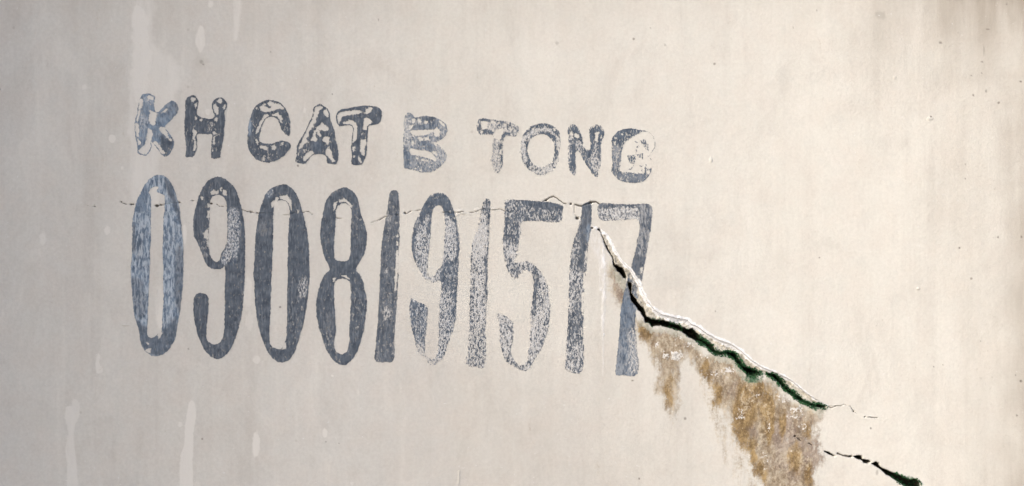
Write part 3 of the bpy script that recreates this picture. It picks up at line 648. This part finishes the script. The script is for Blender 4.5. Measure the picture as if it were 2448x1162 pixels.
glyph('painted_letter', 'dark slate letter T beside the A', Z2,
 [(1365,360),(1380,310),(1430,260),(1550,235),(1680,210),(1800,200),(1900,205),(1990,225),(2035,280),(2030,370),(1990,460),(1900,485),(1845,500),(1830,600),(1820,720),(1810,850),(1790,960),(1750,1050),(1710,1070),(1590,1050),(1595,950),(1590,850),(1595,700),(1605,600),(1610,520),(1560,485),(1430,500),(1390,470),(1370,420)],
 holes=[[(1400,310),(1450,290),(1520,275),(1600,265),(1700,270),(1762,290),(1680,322),(1600,332),(1520,342),(1452,362),(1432,430),(1400,475),(1382,400),(1382,350)],[(1798,260),(1840,226),(1900,226),(1884,282),(1810,330),(1776,312)],[(1466,440),(1550,412),(1602,408),(1664,460),(1684,560),(1668,640),(1652,722),(1603,738),(1600,650),(1614,560),(1600,488),(1540,472),(1478,474)],[(1778,376),(1850,376),(1894,440),(1842,492),(1822,562),(1756,542),(1766,450)],[(1733,610),(1772,577),(1767,622),(1733,638)],[(1728,688),(1807,688),(1812,770),(1782,822),(1792,944),(1718,902),(1712,800)],[(1598,798),(1648,798),(1642,842),(1615,874)],[(1603,908),(1642,928),(1642,962),(1608,952)],[(1688,926),(1722,980),(1758,1042),(1710,1032),(1688,982)]],
 cov=0.955, film=0.2, rim=0.85)
glyph('painted_letter', 'patchy blue-grey letter B', Z3,
 [(165,150),(210,110),(270,140),(310,180),(390,160),(500,160),(600,185),(680,230),(740,290),(750,370),(720,440),(640,500),(600,530),(680,600),(740,680),(740,750),(700,820),(620,890),(540,935),(410,945),(280,910),(160,885),(145,850),(140,700),(140,500),(145,380),(150,250)],
 counters=[[(260,360),(400,355),(545,345),(540,390),(420,425),(300,430),(255,410)],[(235,610),(300,620),(400,640),(500,650),(560,700),(600,750),(580,775),(480,745),(380,715),(310,700),(240,690)]],
 holes=[[(205,300),(300,270),(250,345),(208,340)],[(560,350),(600,310),(650,360),(640,430),(590,440),(560,420)],[(345,470),(400,440),(415,500),(370,510)],[(430,460),(490,440),(500,490),(440,500)],[(545,530),(620,510),(600,580)],[(540,650),(610,650),(600,710),(560,690)],[(318,730),(352,740),(342,772),(313,757)],[(383,760),(422,738),(432,782),(400,787)],[(440,770),(492,758),(482,802)],[(250,520),(287,488),(287,550),(250,577)],[(330,220),(360,185),(392,240),(350,262)],[(640,200),(702,260),(722,312),(680,292),(640,240)],[(362,898),(402,898),(402,937),(368,932)],[(288,868),(327,890),(310,917)],[(260,200),(300,190),(310,250),(270,260)],[(440,220),(480,230),(470,270),(430,260)]],
 cov=0.55, film=0.55, blue=0.38, lite=0.45, rim=0.62, patches=[([(380,160),(560,160),(560,250),(400,230)], dict(cov=.9, blue=.1, lite=.1)), ([(260,280),(540,280),(540,345),(260,350)], dict(cov=.85)), ([(400,520),(560,560),(540,640),(400,600)], dict(cov=.92)), ([(140,250),(215,250),(215,600),(140,600)], dict(cov=.35, lite=.8)), ([(560,600),(740,600),(740,850),(600,880)], dict(cov=.52, lite=.7)), ([(140,600),(215,600),(215,880),(140,860)], dict(cov=.8))])
glyph('painted_letter', 'faint speckled letter T beside the O', Z3,
 [(1170,260),(1215,190),(1350,205),(1500,220),(1650,255),(1740,310),(1745,380),(1690,450),(1600,440),(1550,450),(1530,500),(1525,620),(1520,750),(1510,860),(1460,945),(1410,950),(1360,800),(1365,700),(1375,600),(1380,500),(1380,430),(1270,415),(1200,420),(1165,330)],
 holes=[[(1215,235),(1300,232),(1312,330),(1240,352)],[(1333,230),(1400,218),(1412,262),(1350,272)],[(1530,270),(1592,268),(1560,312)],[(1618,280),(1682,278),(1672,312)],[(1440,235),(1475,235),(1470,265),(1445,265)],[(1385,425),(1440,345),(1530,330),(1525,400),(1480,530),(1440,480),(1400,480)],[(1480,620),(1515,610),(1505,690),(1482,690)],[(1205,360),(1250,350),(1245,400),(1215,405)]],
 cov=0.33, film=0.4, blue=0.12, lite=0.1, rim=0.0, patches=[([(1530,380),(1620,390),(1620,440),(1550,455),(1525,600),(1515,860),(1480,870),(1480,560)], dict(cov=.9)), ([(1200,190),(1500,215),(1740,310),(1700,330),(1500,260),(1200,230)], dict(cov=.72)), ([(1170,260),(1215,280),(1210,410),(1165,330)], dict(cov=.75)), ([(1250,370),(1380,380),(1380,425),(1260,410)], dict(cov=.85)), ([(1380,480),(1470,480),(1460,940),(1360,800)], dict(cov=.30))])
glyph('painted_letter', 'ring-shaped faded letter O', Z4,
 [(140,320),(200,240),(300,185),(420,165),(500,165),(580,190),(660,250),(700,310),(708,400),(710,520),(700,640),(685,750),(630,850),(560,920),(450,965),(340,950),(240,890),(150,800),(100,680),(85,540),(100,420)],
 counters=[[(240,420),(300,370),(400,330),(480,335),(560,400),(600,480),(610,580),(600,680),(580,750),(500,800),(420,830),(330,810),(250,750),(210,640),(200,540)]],
 holes=[[(195,295),(225,285),(215,330),(185,325)],[(265,230),(305,215),(300,260),(265,262)],[(590,240),(635,235),(630,275),(600,275)],[(345,315),(370,318),(360,345),(335,345)]],
 cov=0.30, film=0.5, blue=0.1, rim=0.0,
 patches=[([(150,310),(300,185),(500,165),(690,310),(650,345),(520,230),(400,235),(280,260),(190,330)], dict(cov=.88, film=.2)), ([(150,350),(280,275),(420,250),(530,245),(650,360),(660,420),(560,330),(440,290),(320,300),(220,370),(165,480),(160,640),(200,760),(150,760),(95,620),(95,480)], dict(cov=.14, film=.75)), ([(235,430),(300,360),(430,305),(560,330),(640,410),(640,450),(560,400),(430,335),(310,375),(240,430),(205,560),(225,700),(240,880),(190,850),(180,650),(170,520),(200,420)], dict(cov=.93, film=.2)), ([(690,380),(715,520),(690,740),(620,780),(655,640),(660,480)], dict(cov=.10, film=.25)), ([(620,520),(670,520),(650,660),(600,760),(580,740),(610,640)], dict(cov=.85, film=.2))])
glyph('painted_letter', 'slate letter N with speckled legs', Z4,
 [(820,240),(850,190),(900,175),(960,205),(1000,280),(1050,410),(1060,510),(1110,560),(1165,550),(1170,450),(1150,330),(1150,260),(1200,195),(1260,175),(1330,200),(1380,290),(1375,370),(1340,450),(1340,600),(1335,750),(1310,860),(1285,970),(1260,990),(1190,930),(1110,810),(1040,690),(1000,600),(950,600),(940,700),(950,820),(945,920),(915,970),(860,910),(830,780),(825,600),(830,450),(825,340)],
 holes=[[(908,320),(950,308),(1004,350),(1008,392),(970,398),(928,367)],[(850,310),(892,268),(902,342),(850,352)],[(1233,308),(1304,292),(1292,380),(1270,442),(1233,442),(1240,380)],[(1313,370),(1340,347),(1353,390),(1325,412)]],
 cov=0.37, film=0.6, blue=0.12, rim=0.0, patches=[([(820,240),(900,175),(1000,280),(1055,440),(960,430),(900,350),(820,330)], dict(cov=.97, film=.1)), ([(1150,260),(1260,175),(1380,290),(1340,460),(1230,450),(1200,560),(1160,700),(1100,600),(1165,550)], dict(cov=.97, film=.1, blue=.15)), ([(890,460),(960,470),(945,620),(940,880),(890,860),(890,640)], dict(cov=.86)), ([(1030,560),(1060,560),(1200,860),(1280,970),(1190,930),(1040,700)], dict(cov=.72)), ([(1280,460),(1340,460),(1335,680),(1280,680)], dict(cov=.66))])
glyph('painted_letter', 'slate letter G, its right side worn to a thin outline', Z4,
 [(1505,390),(1560,320),(1640,260),(1800,235),(1920,260),(2040,280),(2120,330),(2165,420),(2165,530),(2110,620),(2090,680),(2115,740),(2110,900),(2060,980),(1980,1060),(1800,1080),(1640,1050),(1560,990),(1490,900),(1510,780),(1505,600)],
 holes=[[(1680,510),(1720,440),(1790,380),(1900,325),(1980,285),(2060,285),(2130,345),(2168,420),(2165,530),(2110,610),(2090,680),(2118,740),(2112,850),(2060,870),(2010,860),(1990,945),(1900,935),(1700,912),(1620,902),(1632,760),(1652,620),(1662,560)],[(1520,440),(1560,430),(1555,500),(1530,490)],[(1550,380),(1580,370),(1575,400),(1552,402)],[(1640,330),(1675,300),(1665,350)],[(2040,900),(2090,890),(2080,960),(2050,950)],[(1580,520),(1600,510),(1595,550)]],
 islands=[[(1738,660),(1872,650),(1852,782),(1770,765)],[(1940,430),(2012,408),(2062,500),(2072,585),(2020,560),(1968,480)],[(1890,640),(1990,625),(1980,722),(1920,682)],[(1870,560),(1890,560),(1880,640),(1866,640)],[(1935,800),(1975,800),(1965,830),(1940,828)],[(2012,795),(2040,795),(2035,850),(2010,850)],[(1860,440),(1930,450),(1900,465)],[(1955,880),(1985,880),(1980,920),(1955,918)],[(2060,660),(2110,640),(2110,655),(2070,680)],[(1730,880),(1790,860),(1840,805),(1845,812),(1795,872),(1735,888)],[(1880,520),(1915,500),(1910,530),(1885,535)]],
 cov=0.84, film=0.45, blue=0.2, rim=0.42, patches=[([(1700,400),(1900,330),(2060,300),(2150,450),(2080,640),(2100,860),(1990,930),(1640,890),(1660,600)], dict(cov=.50, film=.12)), ([(1505,520),(1640,520),(1640,720),(1620,900),(1500,900)], dict(cov=.66, lite=.5)), ([(1500,880),(1620,900),(1990,940),(2100,900),(1980,1060),(1800,1080),(1600,1040)], dict(cov=.68, lite=.3)), ([(1700,260),(2000,280),(1900,330),(1760,400)], dict(cov=.74))])

glyph('painted_digit', 'streaky pale blue digit 0 at the start of the number', D5,
 [(235,20),(280,40),(310,90),(340,170),(355,260),(365,350),(373,450),(375,560),(370,700),(360,800),(345,900),(325,1010),(290,1070),(250,1105),(210,1115),(165,1100),(125,1050),(105,950),(80,870),(65,750),(58,620),(65,450),(65,320),(80,220),(105,150),(140,80),(185,35)],
 counters=[[(165,125),(185,95),(225,93),(215,123),(255,145),(262,200),(255,300),(250,450),(252,600),(255,750),(250,880),(245,960),(215,990),(180,1005),(158,970),(163,850),(168,700),(172,550),(178,350),(178,165)]],
 holes=[[(145,1080),(165,1068),(180,1066),(178,1098),(160,1092)],[(155,1030),(172,1040),(160,1050)],[(240,960),(250,980),(230,1010),(215,995)]],
 cov=0.96, film=1.0, blue=0.88, lite=0.95, rim=0.2, patches=[([(265,40),(310,90),(345,190),(365,340),(345,300),(310,190),(270,100)], dict(lite=.1, blue=.25)), ([(60,870),(160,940),(250,960),(340,880),(310,1060),(210,1115),(120,1050)], dict(lite=.12, blue=.3)), ([(62,330),(85,330),(80,480),(62,480)], dict(lite=.3, blue=.2)), ([(330,480),(378,480),(372,800),(330,820)], dict(lite=.35, blue=.35)), ([(105,150),(140,80),(160,140),(150,220),(90,230)], dict(lite=.25)), ([(60,640),(140,680),(150,860),(80,860)], dict(blue=.5, lite=.6))])
glyph('painted_digit', 'dark slate digit 9 after the first 0', D5,
 [(585,30),(640,55),(690,110),(725,210),(742,320),(747,450),(745,600),(740,750),(725,880),(695,990),(655,1080),(600,1130),(550,1120),(500,1070),(460,980),(440,880),(435,790),(450,745),(490,735),(525,760),(525,850),(515,950),(515,1010),(545,1040),(590,1035),(620,980),(625,850),(625,700),(625,580),(600,590),(545,585),(505,545),(475,460),(440,390),(435,310),(450,210),(475,130),(520,60)],
 counters=[[(540,165),(580,140),(620,160),(635,220),(638,330),(635,440),(605,490),(590,540),(560,540),(535,500),(527,430),(530,330),(535,230)]],
 holes=[[(532,128),(555,108),(590,118),(588,132),(545,140)],[(612,105),(636,118),(634,150),(612,138)],[(519,190),(536,190),(537,215),(522,220)],[(515,235),(533,235),(533,300),(518,280)],[(495,370),(527,340),(525,410),(497,400)],[(478,148),(494,155),(490,176),(480,174)],[(594,100),(608,96),(605,120),(592,118)],[(515,410),(527,420),(520,460)]],
 cov=0.93, film=0.85, rim=0.55, patches=[([(645,230),(720,250),(710,470),(690,560),(600,560),(610,500),(640,440)], dict(cov=.50, film=.95, blue=.25)), ([(480,360),(530,340),(540,560),(500,520),(470,440)], dict(cov=.72)), ([(650,560),(740,560),(730,900),(640,900)], dict(cov=.84)), ([(435,740),(530,740),(520,860),(440,870)], dict(cov=.84)), ([(520,1010),(620,1000),(660,1080),(600,1130),(540,1110)], dict(cov=.85))])
glyph('painted_digit', 'dark slate digit 0 in third place', D6,
 [(215,52),(265,70),(305,125),(335,210),(360,310),(375,420),(380,540),(375,680),(360,800),(335,920),(300,1040),(260,1110),(215,1127),(165,1110),(120,1050),(85,960),(62,860),(50,740),(42,600),(47,450),(55,330),(75,220),(100,140),(140,80)],
 counters=[[(175,165),(205,148),(245,168),(258,220),(252,330),(248,480),(247,650),(245,800),(240,950),(220,1030),(180,1045),(145,1020),(137,960),(145,800),(150,600),(158,400),(160,220)]],
 holes=[[(148,165),(180,128),(197,140),(165,190),(148,192)],[(195,125),(240,115),(268,150),(273,215),(250,170),(205,140)],[(300,205),(316,205),(314,225),(302,225)],[(215,1010),(238,980),(238,1045),(205,1052)]],
 cov=0.92, film=0.9, rim=0.75, patches=[([(115,110),(150,75),(160,95),(125,150)], dict(cov=.5, blue=.4)), ([(80,270),(150,260),(150,350),(80,360)], dict(cov=.80, lite=.3)), ([(310,640),(375,620),(365,720),(310,750)], dict(cov=.55)), ([(250,760),(340,760),(330,1000),(240,1000)], dict(cov=.82)), ([(50,740),(100,740),(110,1000),(80,960)], dict(cov=.86))])
glyph('painted_digit', 'dark slate digit 8', D6,
 [(590,70),(640,95),(670,150),(690,230),(715,310),(725,380),(705,480),(660,562),(690,610),(715,690),(725,780),(715,880),(690,1000),(650,1090),(600,1140),(540,1130),(490,1070),(455,980),(430,890),(418,800),(430,700),(460,610),(500,565),(470,500),(448,410),(443,320),(460,230),(480,150),(525,95)],
 counters=[[(540,200),(575,168),(615,178),(630,220),(628,330),(625,450),(610,510),(560,515),(530,490),(530,350),(537,260)],[(535,640),(570,622),(610,630),(628,670),(625,800),(620,930),(610,1050),(570,1075),(540,1060),(525,1010),(540,930),(530,800),(528,690)]],
 holes=[[(522,165),(545,158),(538,200),(522,215)],[(550,148),(590,136),(638,180),(632,196),(600,160),(560,162)],[(518,620),(545,612),(530,642),(518,640)],[(565,602),(595,598),(625,630),(600,618)],[(595,1040),(612,1020),(610,1060)]],
 cov=0.93, film=0.8, rim=0.75, patches=[([(460,800),(510,800),(520,920),(460,930)], dict(cov=.8, lite=.2)), ([(640,230),(700,250),(690,480),(640,480)], dict(cov=.85)), ([(640,700),(720,700),(700,960),(640,960)], dict(cov=.86)), ([(430,890),(520,980),(560,1090),(500,1080),(450,990)], dict(cov=.78))])
glyph('painted_digit', 'dark slate digit 1 beside the 8', D7,
 [(135,50),(160,38),(183,55),(188,150),(188,300),(185,450),(180,620),(170,780),(160,920),(155,1060),(110,1075),(45,1065),(45,980),(60,820),(68,650),(75,450),(85,330),(105,220),(120,120)],
 holes=[[(168,400),(183,395),(184,500),(178,560),(170,640),(158,650),(158,560),(168,480)],[(170,300),(184,305),(182,325),(168,320)],[(168,345),(184,345),(182,370),(170,372)]],
 cov=0.86, film=0.75, rim=0.4, lite=0.15, patches=[([(95,740),(130,740),(130,820),(95,820)], dict(cov=.5)), ([(100,500),(120,500),(115,570),(98,570)], dict(cov=.55)), ([(110,190),(150,190),(150,240),(110,240)], dict(cov=.6)), ([(45,980),(155,980),(155,1075),(45,1065)], dict(cov=.74))])
glyph('painted_digit', 'speckled blue-grey digit 9 in the middle', D7,
 [(420,50),(470,65),(505,120),(530,210),(550,320),(550,430),(543,560),(535,700),(525,830),(490,950),(450,1050),(390,1095),(340,1050),(300,1010),(270,900),(250,780),(255,690),(300,710),(360,745),(355,850),(345,950),(345,1020),(375,1050),(410,1040),(425,900),(430,740),(440,590),(390,595),(340,570),(300,510),(270,430),(263,340),(280,240),(320,160),(365,80)],
 counters=[[(395,150),(430,130),(455,160),(462,250),(455,400),(445,490),(415,520),(400,555),(365,545),(362,470),(370,380),(378,280),(385,200)]],
 cov=0.44, film=0.9, blue=0.15, rim=0.0, patches=[([(320,160),(365,80),(420,50),(480,70),(505,120),(530,240),(460,180),(400,140),(375,280),(350,300),(370,180),(300,260)], dict(cov=.88, film=.6)), ([(265,200),(290,210),(285,460),(265,420)], dict(cov=.8)), ([(530,230),(552,330),(545,540),(530,800),(515,800),(525,560),(528,360)], dict(cov=.88)), ([(470,200),(525,260),(525,480),(460,480)], dict(cov=.36)), ([(290,320),(370,320),(350,520),(300,480)], dict(cov=.40)), ([(255,690),(360,745),(350,940),(280,930)], dict(cov=.62, blue=.25)), ([(290,960),(350,1000),(400,1060),(450,1040),(390,1095),(330,1060)], dict(cov=.24, film=.3)), ([(440,480),(545,480),(540,620),(440,640)], dict(cov=.66))])
glyph('painted_digit', 'faint speckled digit 1 beside the 5', D7,
 [(700,95),(720,88),(737,105),(735,220),(728,350),(722,500),(720,680),(712,830),(705,1090),(650,1105),(590,1085),(600,1000),(612,830),(615,640),(618,460),(630,350),(660,260),(680,160)],
 cov=0.34, film=0.85, rim=0.12, patches=[([(700,90),(737,100),(735,180),(680,180)], dict(cov=.62)), ([(718,200),(737,200),(725,440),(720,690),(702,690),(705,460),(718,340)], dict(cov=.74)), ([(660,250),(710,250),(700,420),(630,420)], dict(cov=.12)), ([(615,460),(640,460),(630,800),(610,800)], dict(cov=.52)), ([(600,880),(705,880),(705,1090),(595,1090)], dict(cov=.42, film=.6))])
glyph('painted_digit', 'speckled digit 5', D8,
 [(65,85),(90,65),(200,72),(330,82),(405,100),(405,140),(390,200),(280,195),(200,195),(165,205),(160,260),(145,340),(135,410),(130,440),(190,430),(240,450),(290,510),(325,590),(335,700),(325,820),(290,930),(240,1020),(190,1080),(120,1055),(70,1020),(40,930),(35,820),(25,745),(70,755),(115,800),(112,900),(100,960),(130,1030),(170,1045),(200,1000),(210,880),(215,760),(230,640),(235,540),(205,490),(165,500),(130,540),(90,500),(65,430),(55,330),(65,200)],
 cov=0.38, film=0.9, rim=0.0, patches=[([(65,70),(405,95),(395,205),(160,205),(140,340),(60,320)], dict(cov=.60)), ([(200,70),(405,98),(404,130),(200,105)], dict(cov=.92)), ([(95,340),(135,340),(130,410),(90,410)], dict(cov=.25)), ([(70,430),(140,430),(150,540),(90,510)], dict(cov=.60)), ([(235,470),(270,520),(240,760),(215,760),(232,600)], dict(cov=.72)), ([(220,760),(330,760),(290,930),(200,940)], dict(cov=.32)), ([(25,745),(115,800),(100,960),(40,930)], dict(cov=.36)), ([(70,960),(130,1030),(190,1050),(190,1085),(90,1050)], dict(cov=.36, film=.6))])
glyph('painted_digit', 'slate digit 1 left of the crack', D8,
 [(525,105),(545,88),(575,88),(578,180),(570,280),(555,350),(548,480),(535,620),(530,800),(525,1075),(430,1075),(422,1020),(430,900),(440,720),(445,560),(455,400),(470,320),(500,230),(515,160)],
 holes=[[(545,355),(555,350),(552,440),(540,440)],[(530,500),(545,490),(540,600),(525,590)],[(518,620),(534,610),(532,760),(520,740)],[(518,830),(528,830),(527,880),(518,880)]],
 cov=0.62, film=0.85, rim=0.5, lite=0.1, patches=[([(555,230),(572,230),(560,300),(552,300)], dict(blue=.8, cov=.75, lite=.6)), ([(525,105),(575,90),(575,230),(540,340),(520,480),(500,480),(520,260)], dict(cov=.92)), ([(450,480),(520,480),(510,620),(445,620)], dict(cov=.52)), ([(425,920),(525,920),(525,1075),(430,1075)], dict(cov=.46)), ([(435,680),(470,650),(460,720),(440,730)], dict(cov=.4))])
glyph('painted_digit', 'blue-grey digit 7 split by the crack', D8,
 [(625,92),(750,95),(870,92),(918,94),(938,125),(930,220),(912,340),(885,480),(866,590),(845,700),(838,800),(846,920),(853,1095),(760,1105),(722,1090),(735,950),(745,800),(755,690),(785,560),(815,450),(845,330),(855,195),(750,190),(630,185)],
 holes=[[(868,465),(885,465),(880,500),(866,505)]],
 cov=0.66, film=0.9, rim=0.0, lite=0.2, patches=[([(625,92),(850,95),(850,190),(630,185)], dict(cov=.40)), ([(630,92),(860,92),(860,108),(630,112)], dict(cov=.86)), ([(855,95),(938,100),(930,260),(900,420),(840,420),(860,200)], dict(cov=.74, lite=.75)), ([(800,410),(900,410),(880,540),(800,500)], dict(cov=.88, lite=.15)), ([(720,640),(860,640),(830,820),(850,1100),(720,1100)], dict(cov=.76, blue=.38, lite=.5)), ([(805,850),(850,850),(852,1080),(800,1080)], dict(cov=.42, film=.55)), ([(745,700),(800,640),(810,800),(740,900)], dict(blue=.45, cov=.9, lite=.2)), ([(790,480),(880,560),(875,660),(830,560),(790,520)], dict(cov=.25, film=.35))])

blocked = (part == 2) | (part == 3)
blocked |= crim > 0.3
for gi, g in enumerate(GLYPHS):
    mn, mx = g['out'].min(0) - 10, g['out'].max(0) + 10
    hw = window(mn[0], mn[1], mx[0], mx[1])
    xs, ys = X[hw], Y[hw]
    wx = xs + wig(xs, ys, 7, 1.3, 400 + gi) + wig(xs, ys, 30, 1.2, 440 + gi); wy = ys + wig(xs, ys, 7, 1.3, 420 + gi)
    sd = sdpoly(wx, wy, g['out'])
    for c in g['ctr']: sd = np.minimum(sd, -sdpoly(wx, wy, c))
    F = {k: np.full(xs.shape, float(g[k])) for k in ('cov', 'film', 'blue', 'lite')}
    for p, dct in g['patches']:
        s = sdpoly(xs + wig(xs, ys, 22, 5, 470), ys + wig(xs, ys, 22, 6, 471), p)
        wt = smooth(-5, 5, s)
        for k, v in dct.items(): F[k] = F[k] * (1 - wt) + v * wt
    hole = np.full(xs.shape, -9.0)
    for h_ in g['holes']: hole = np.maximum(hole, sdpoly(xs + wig(xs, ys, 6, 1.0, 480), ys + wig(xs, ys, 6, 1.0, 481), h_))
    for i_ in g['isl']: hole = np.minimum(hole, -sdpoly(xs + wig(xs, ys, 6, 1.2, 480), ys, i_))
    # paint ran under the stencil and left a dark rim that survives across the worn patches
    rm = g['rim'] * smooth(2.9, 1.2, sd) * smooth(-1.5, 0.4, sd) * (0.25 + 0.75 * vnoise(xs, ys, 22, 500 + gi) + 0.45 * vnoise(xs, ys, 7, 530 + gi))
    F['cov'] = np.maximum(F['cov'], rm * 1.1) if not g['holes'] else np.maximum(F['cov'], rm * 1.15)
    keep = smooth(0.30, 0.62, rm)
    hole = hole * (1 - keep) + (-3.0) * keep
    full = {}
    for nm, a in (('cov', F['cov']), ('film', F['film']), ('blue', F['blue']), ('lite', F['lite']), ('edge', np.clip(sd, -4, 6) / g['soft']), ('hole', np.clip(hole, -5, 5) / 1.6)):
        f = field() ; f[hw] = a; full[nm] = f
    sdf = field() - 50; sdf[hw] = sd
    m = (np.maximum.reduce([sdf[:-1, :-1], sdf[1:, :-1], sdf[:-1, 1:], sdf[1:, 1:]]) > -2.0) & ~blocked
    if m.any(): obj(g['name'], grid_mesh(g['name'], m, full, lift=0.0004), M_PAINT, wall, g['label'])

# ------------------------------------------------------------------ moss in the crack
rng = np.random.default_rng(5)
cand = np.argwhere((void > -2.5) & (void < 3.5) & (X > 1535))
cand2 = np.argwhere((voidlow > -2) & (voidlow < 6) & (X > 2140) & (Y < 1190))
mv, mf = [], []
def tuft(x, y, h, r):
    base = world_pts(np.array(x), np.array(y), np.array(h))
    for _ in range(3):
        d = rng.normal(0, 1, 3); d[1] = -abs(d[1]) * 0.7; d[2] = d[2] * 0.8 + 0.1
        d /= np.linalg.norm(d)
        s = np.cross(d, rng.normal(0, 1, 3)); s /= np.linalg.norm(s) + 1e-9
        t = np.cross(d, s)
        L, wdt = r * rng.uniform(.7, 1.3), r * 0.34
        i = len(mv)
        for q in (base + s * wdt, base - s * wdt * .5 + t * wdt * .8, base - s * wdt * .5 - t * wdt * .8, base + d * L):
            mv.append(tuple(q))
        mf.extend([(i, i + 1, i + 3), (i + 1, i + 2, i + 3), (i + 2, i, i + 3)])
for cs_, n in ((cand, 2700), (cand2, 300)):
    if len(cs_) == 0: continue
    for k in rng.integers(0, len(cs_), n):
        r_, c_ = cs_[k]
        x, y = X[r_, c_], Y[r_, c_]
        if vnoise(x, y, 26, 601) * 0.7 + 0.45 * smooth(1560, 1800, x) * (x < 2100) + 0.3 * (x > 2100) + 0.25 * rng.random() < 0.62: continue
        tuft(x + rng.uniform(-.8, .8), y + rng.uniform(-.8, .8), H[r_, c_] + rng.uniform(-1, 1), rng.uniform(2.2, 4.4) / PPM)
me = bpy.data.meshes.new('moss'); me.from_pydata(mv, [], mf); me.update()
obj('moss', me, M_MOSS, wall, 'green moss growing along the crack', kind='stuff')

# ------------------------------------------------------------------ unseen wall, added to shade the left of this one
side = obj('added_shade_wall', box_mesh('added_shade_wall', (-1.62, -0.89, 0.0), (-1.42, -0.012, 4.2)), M_SIDE, kind='structure')
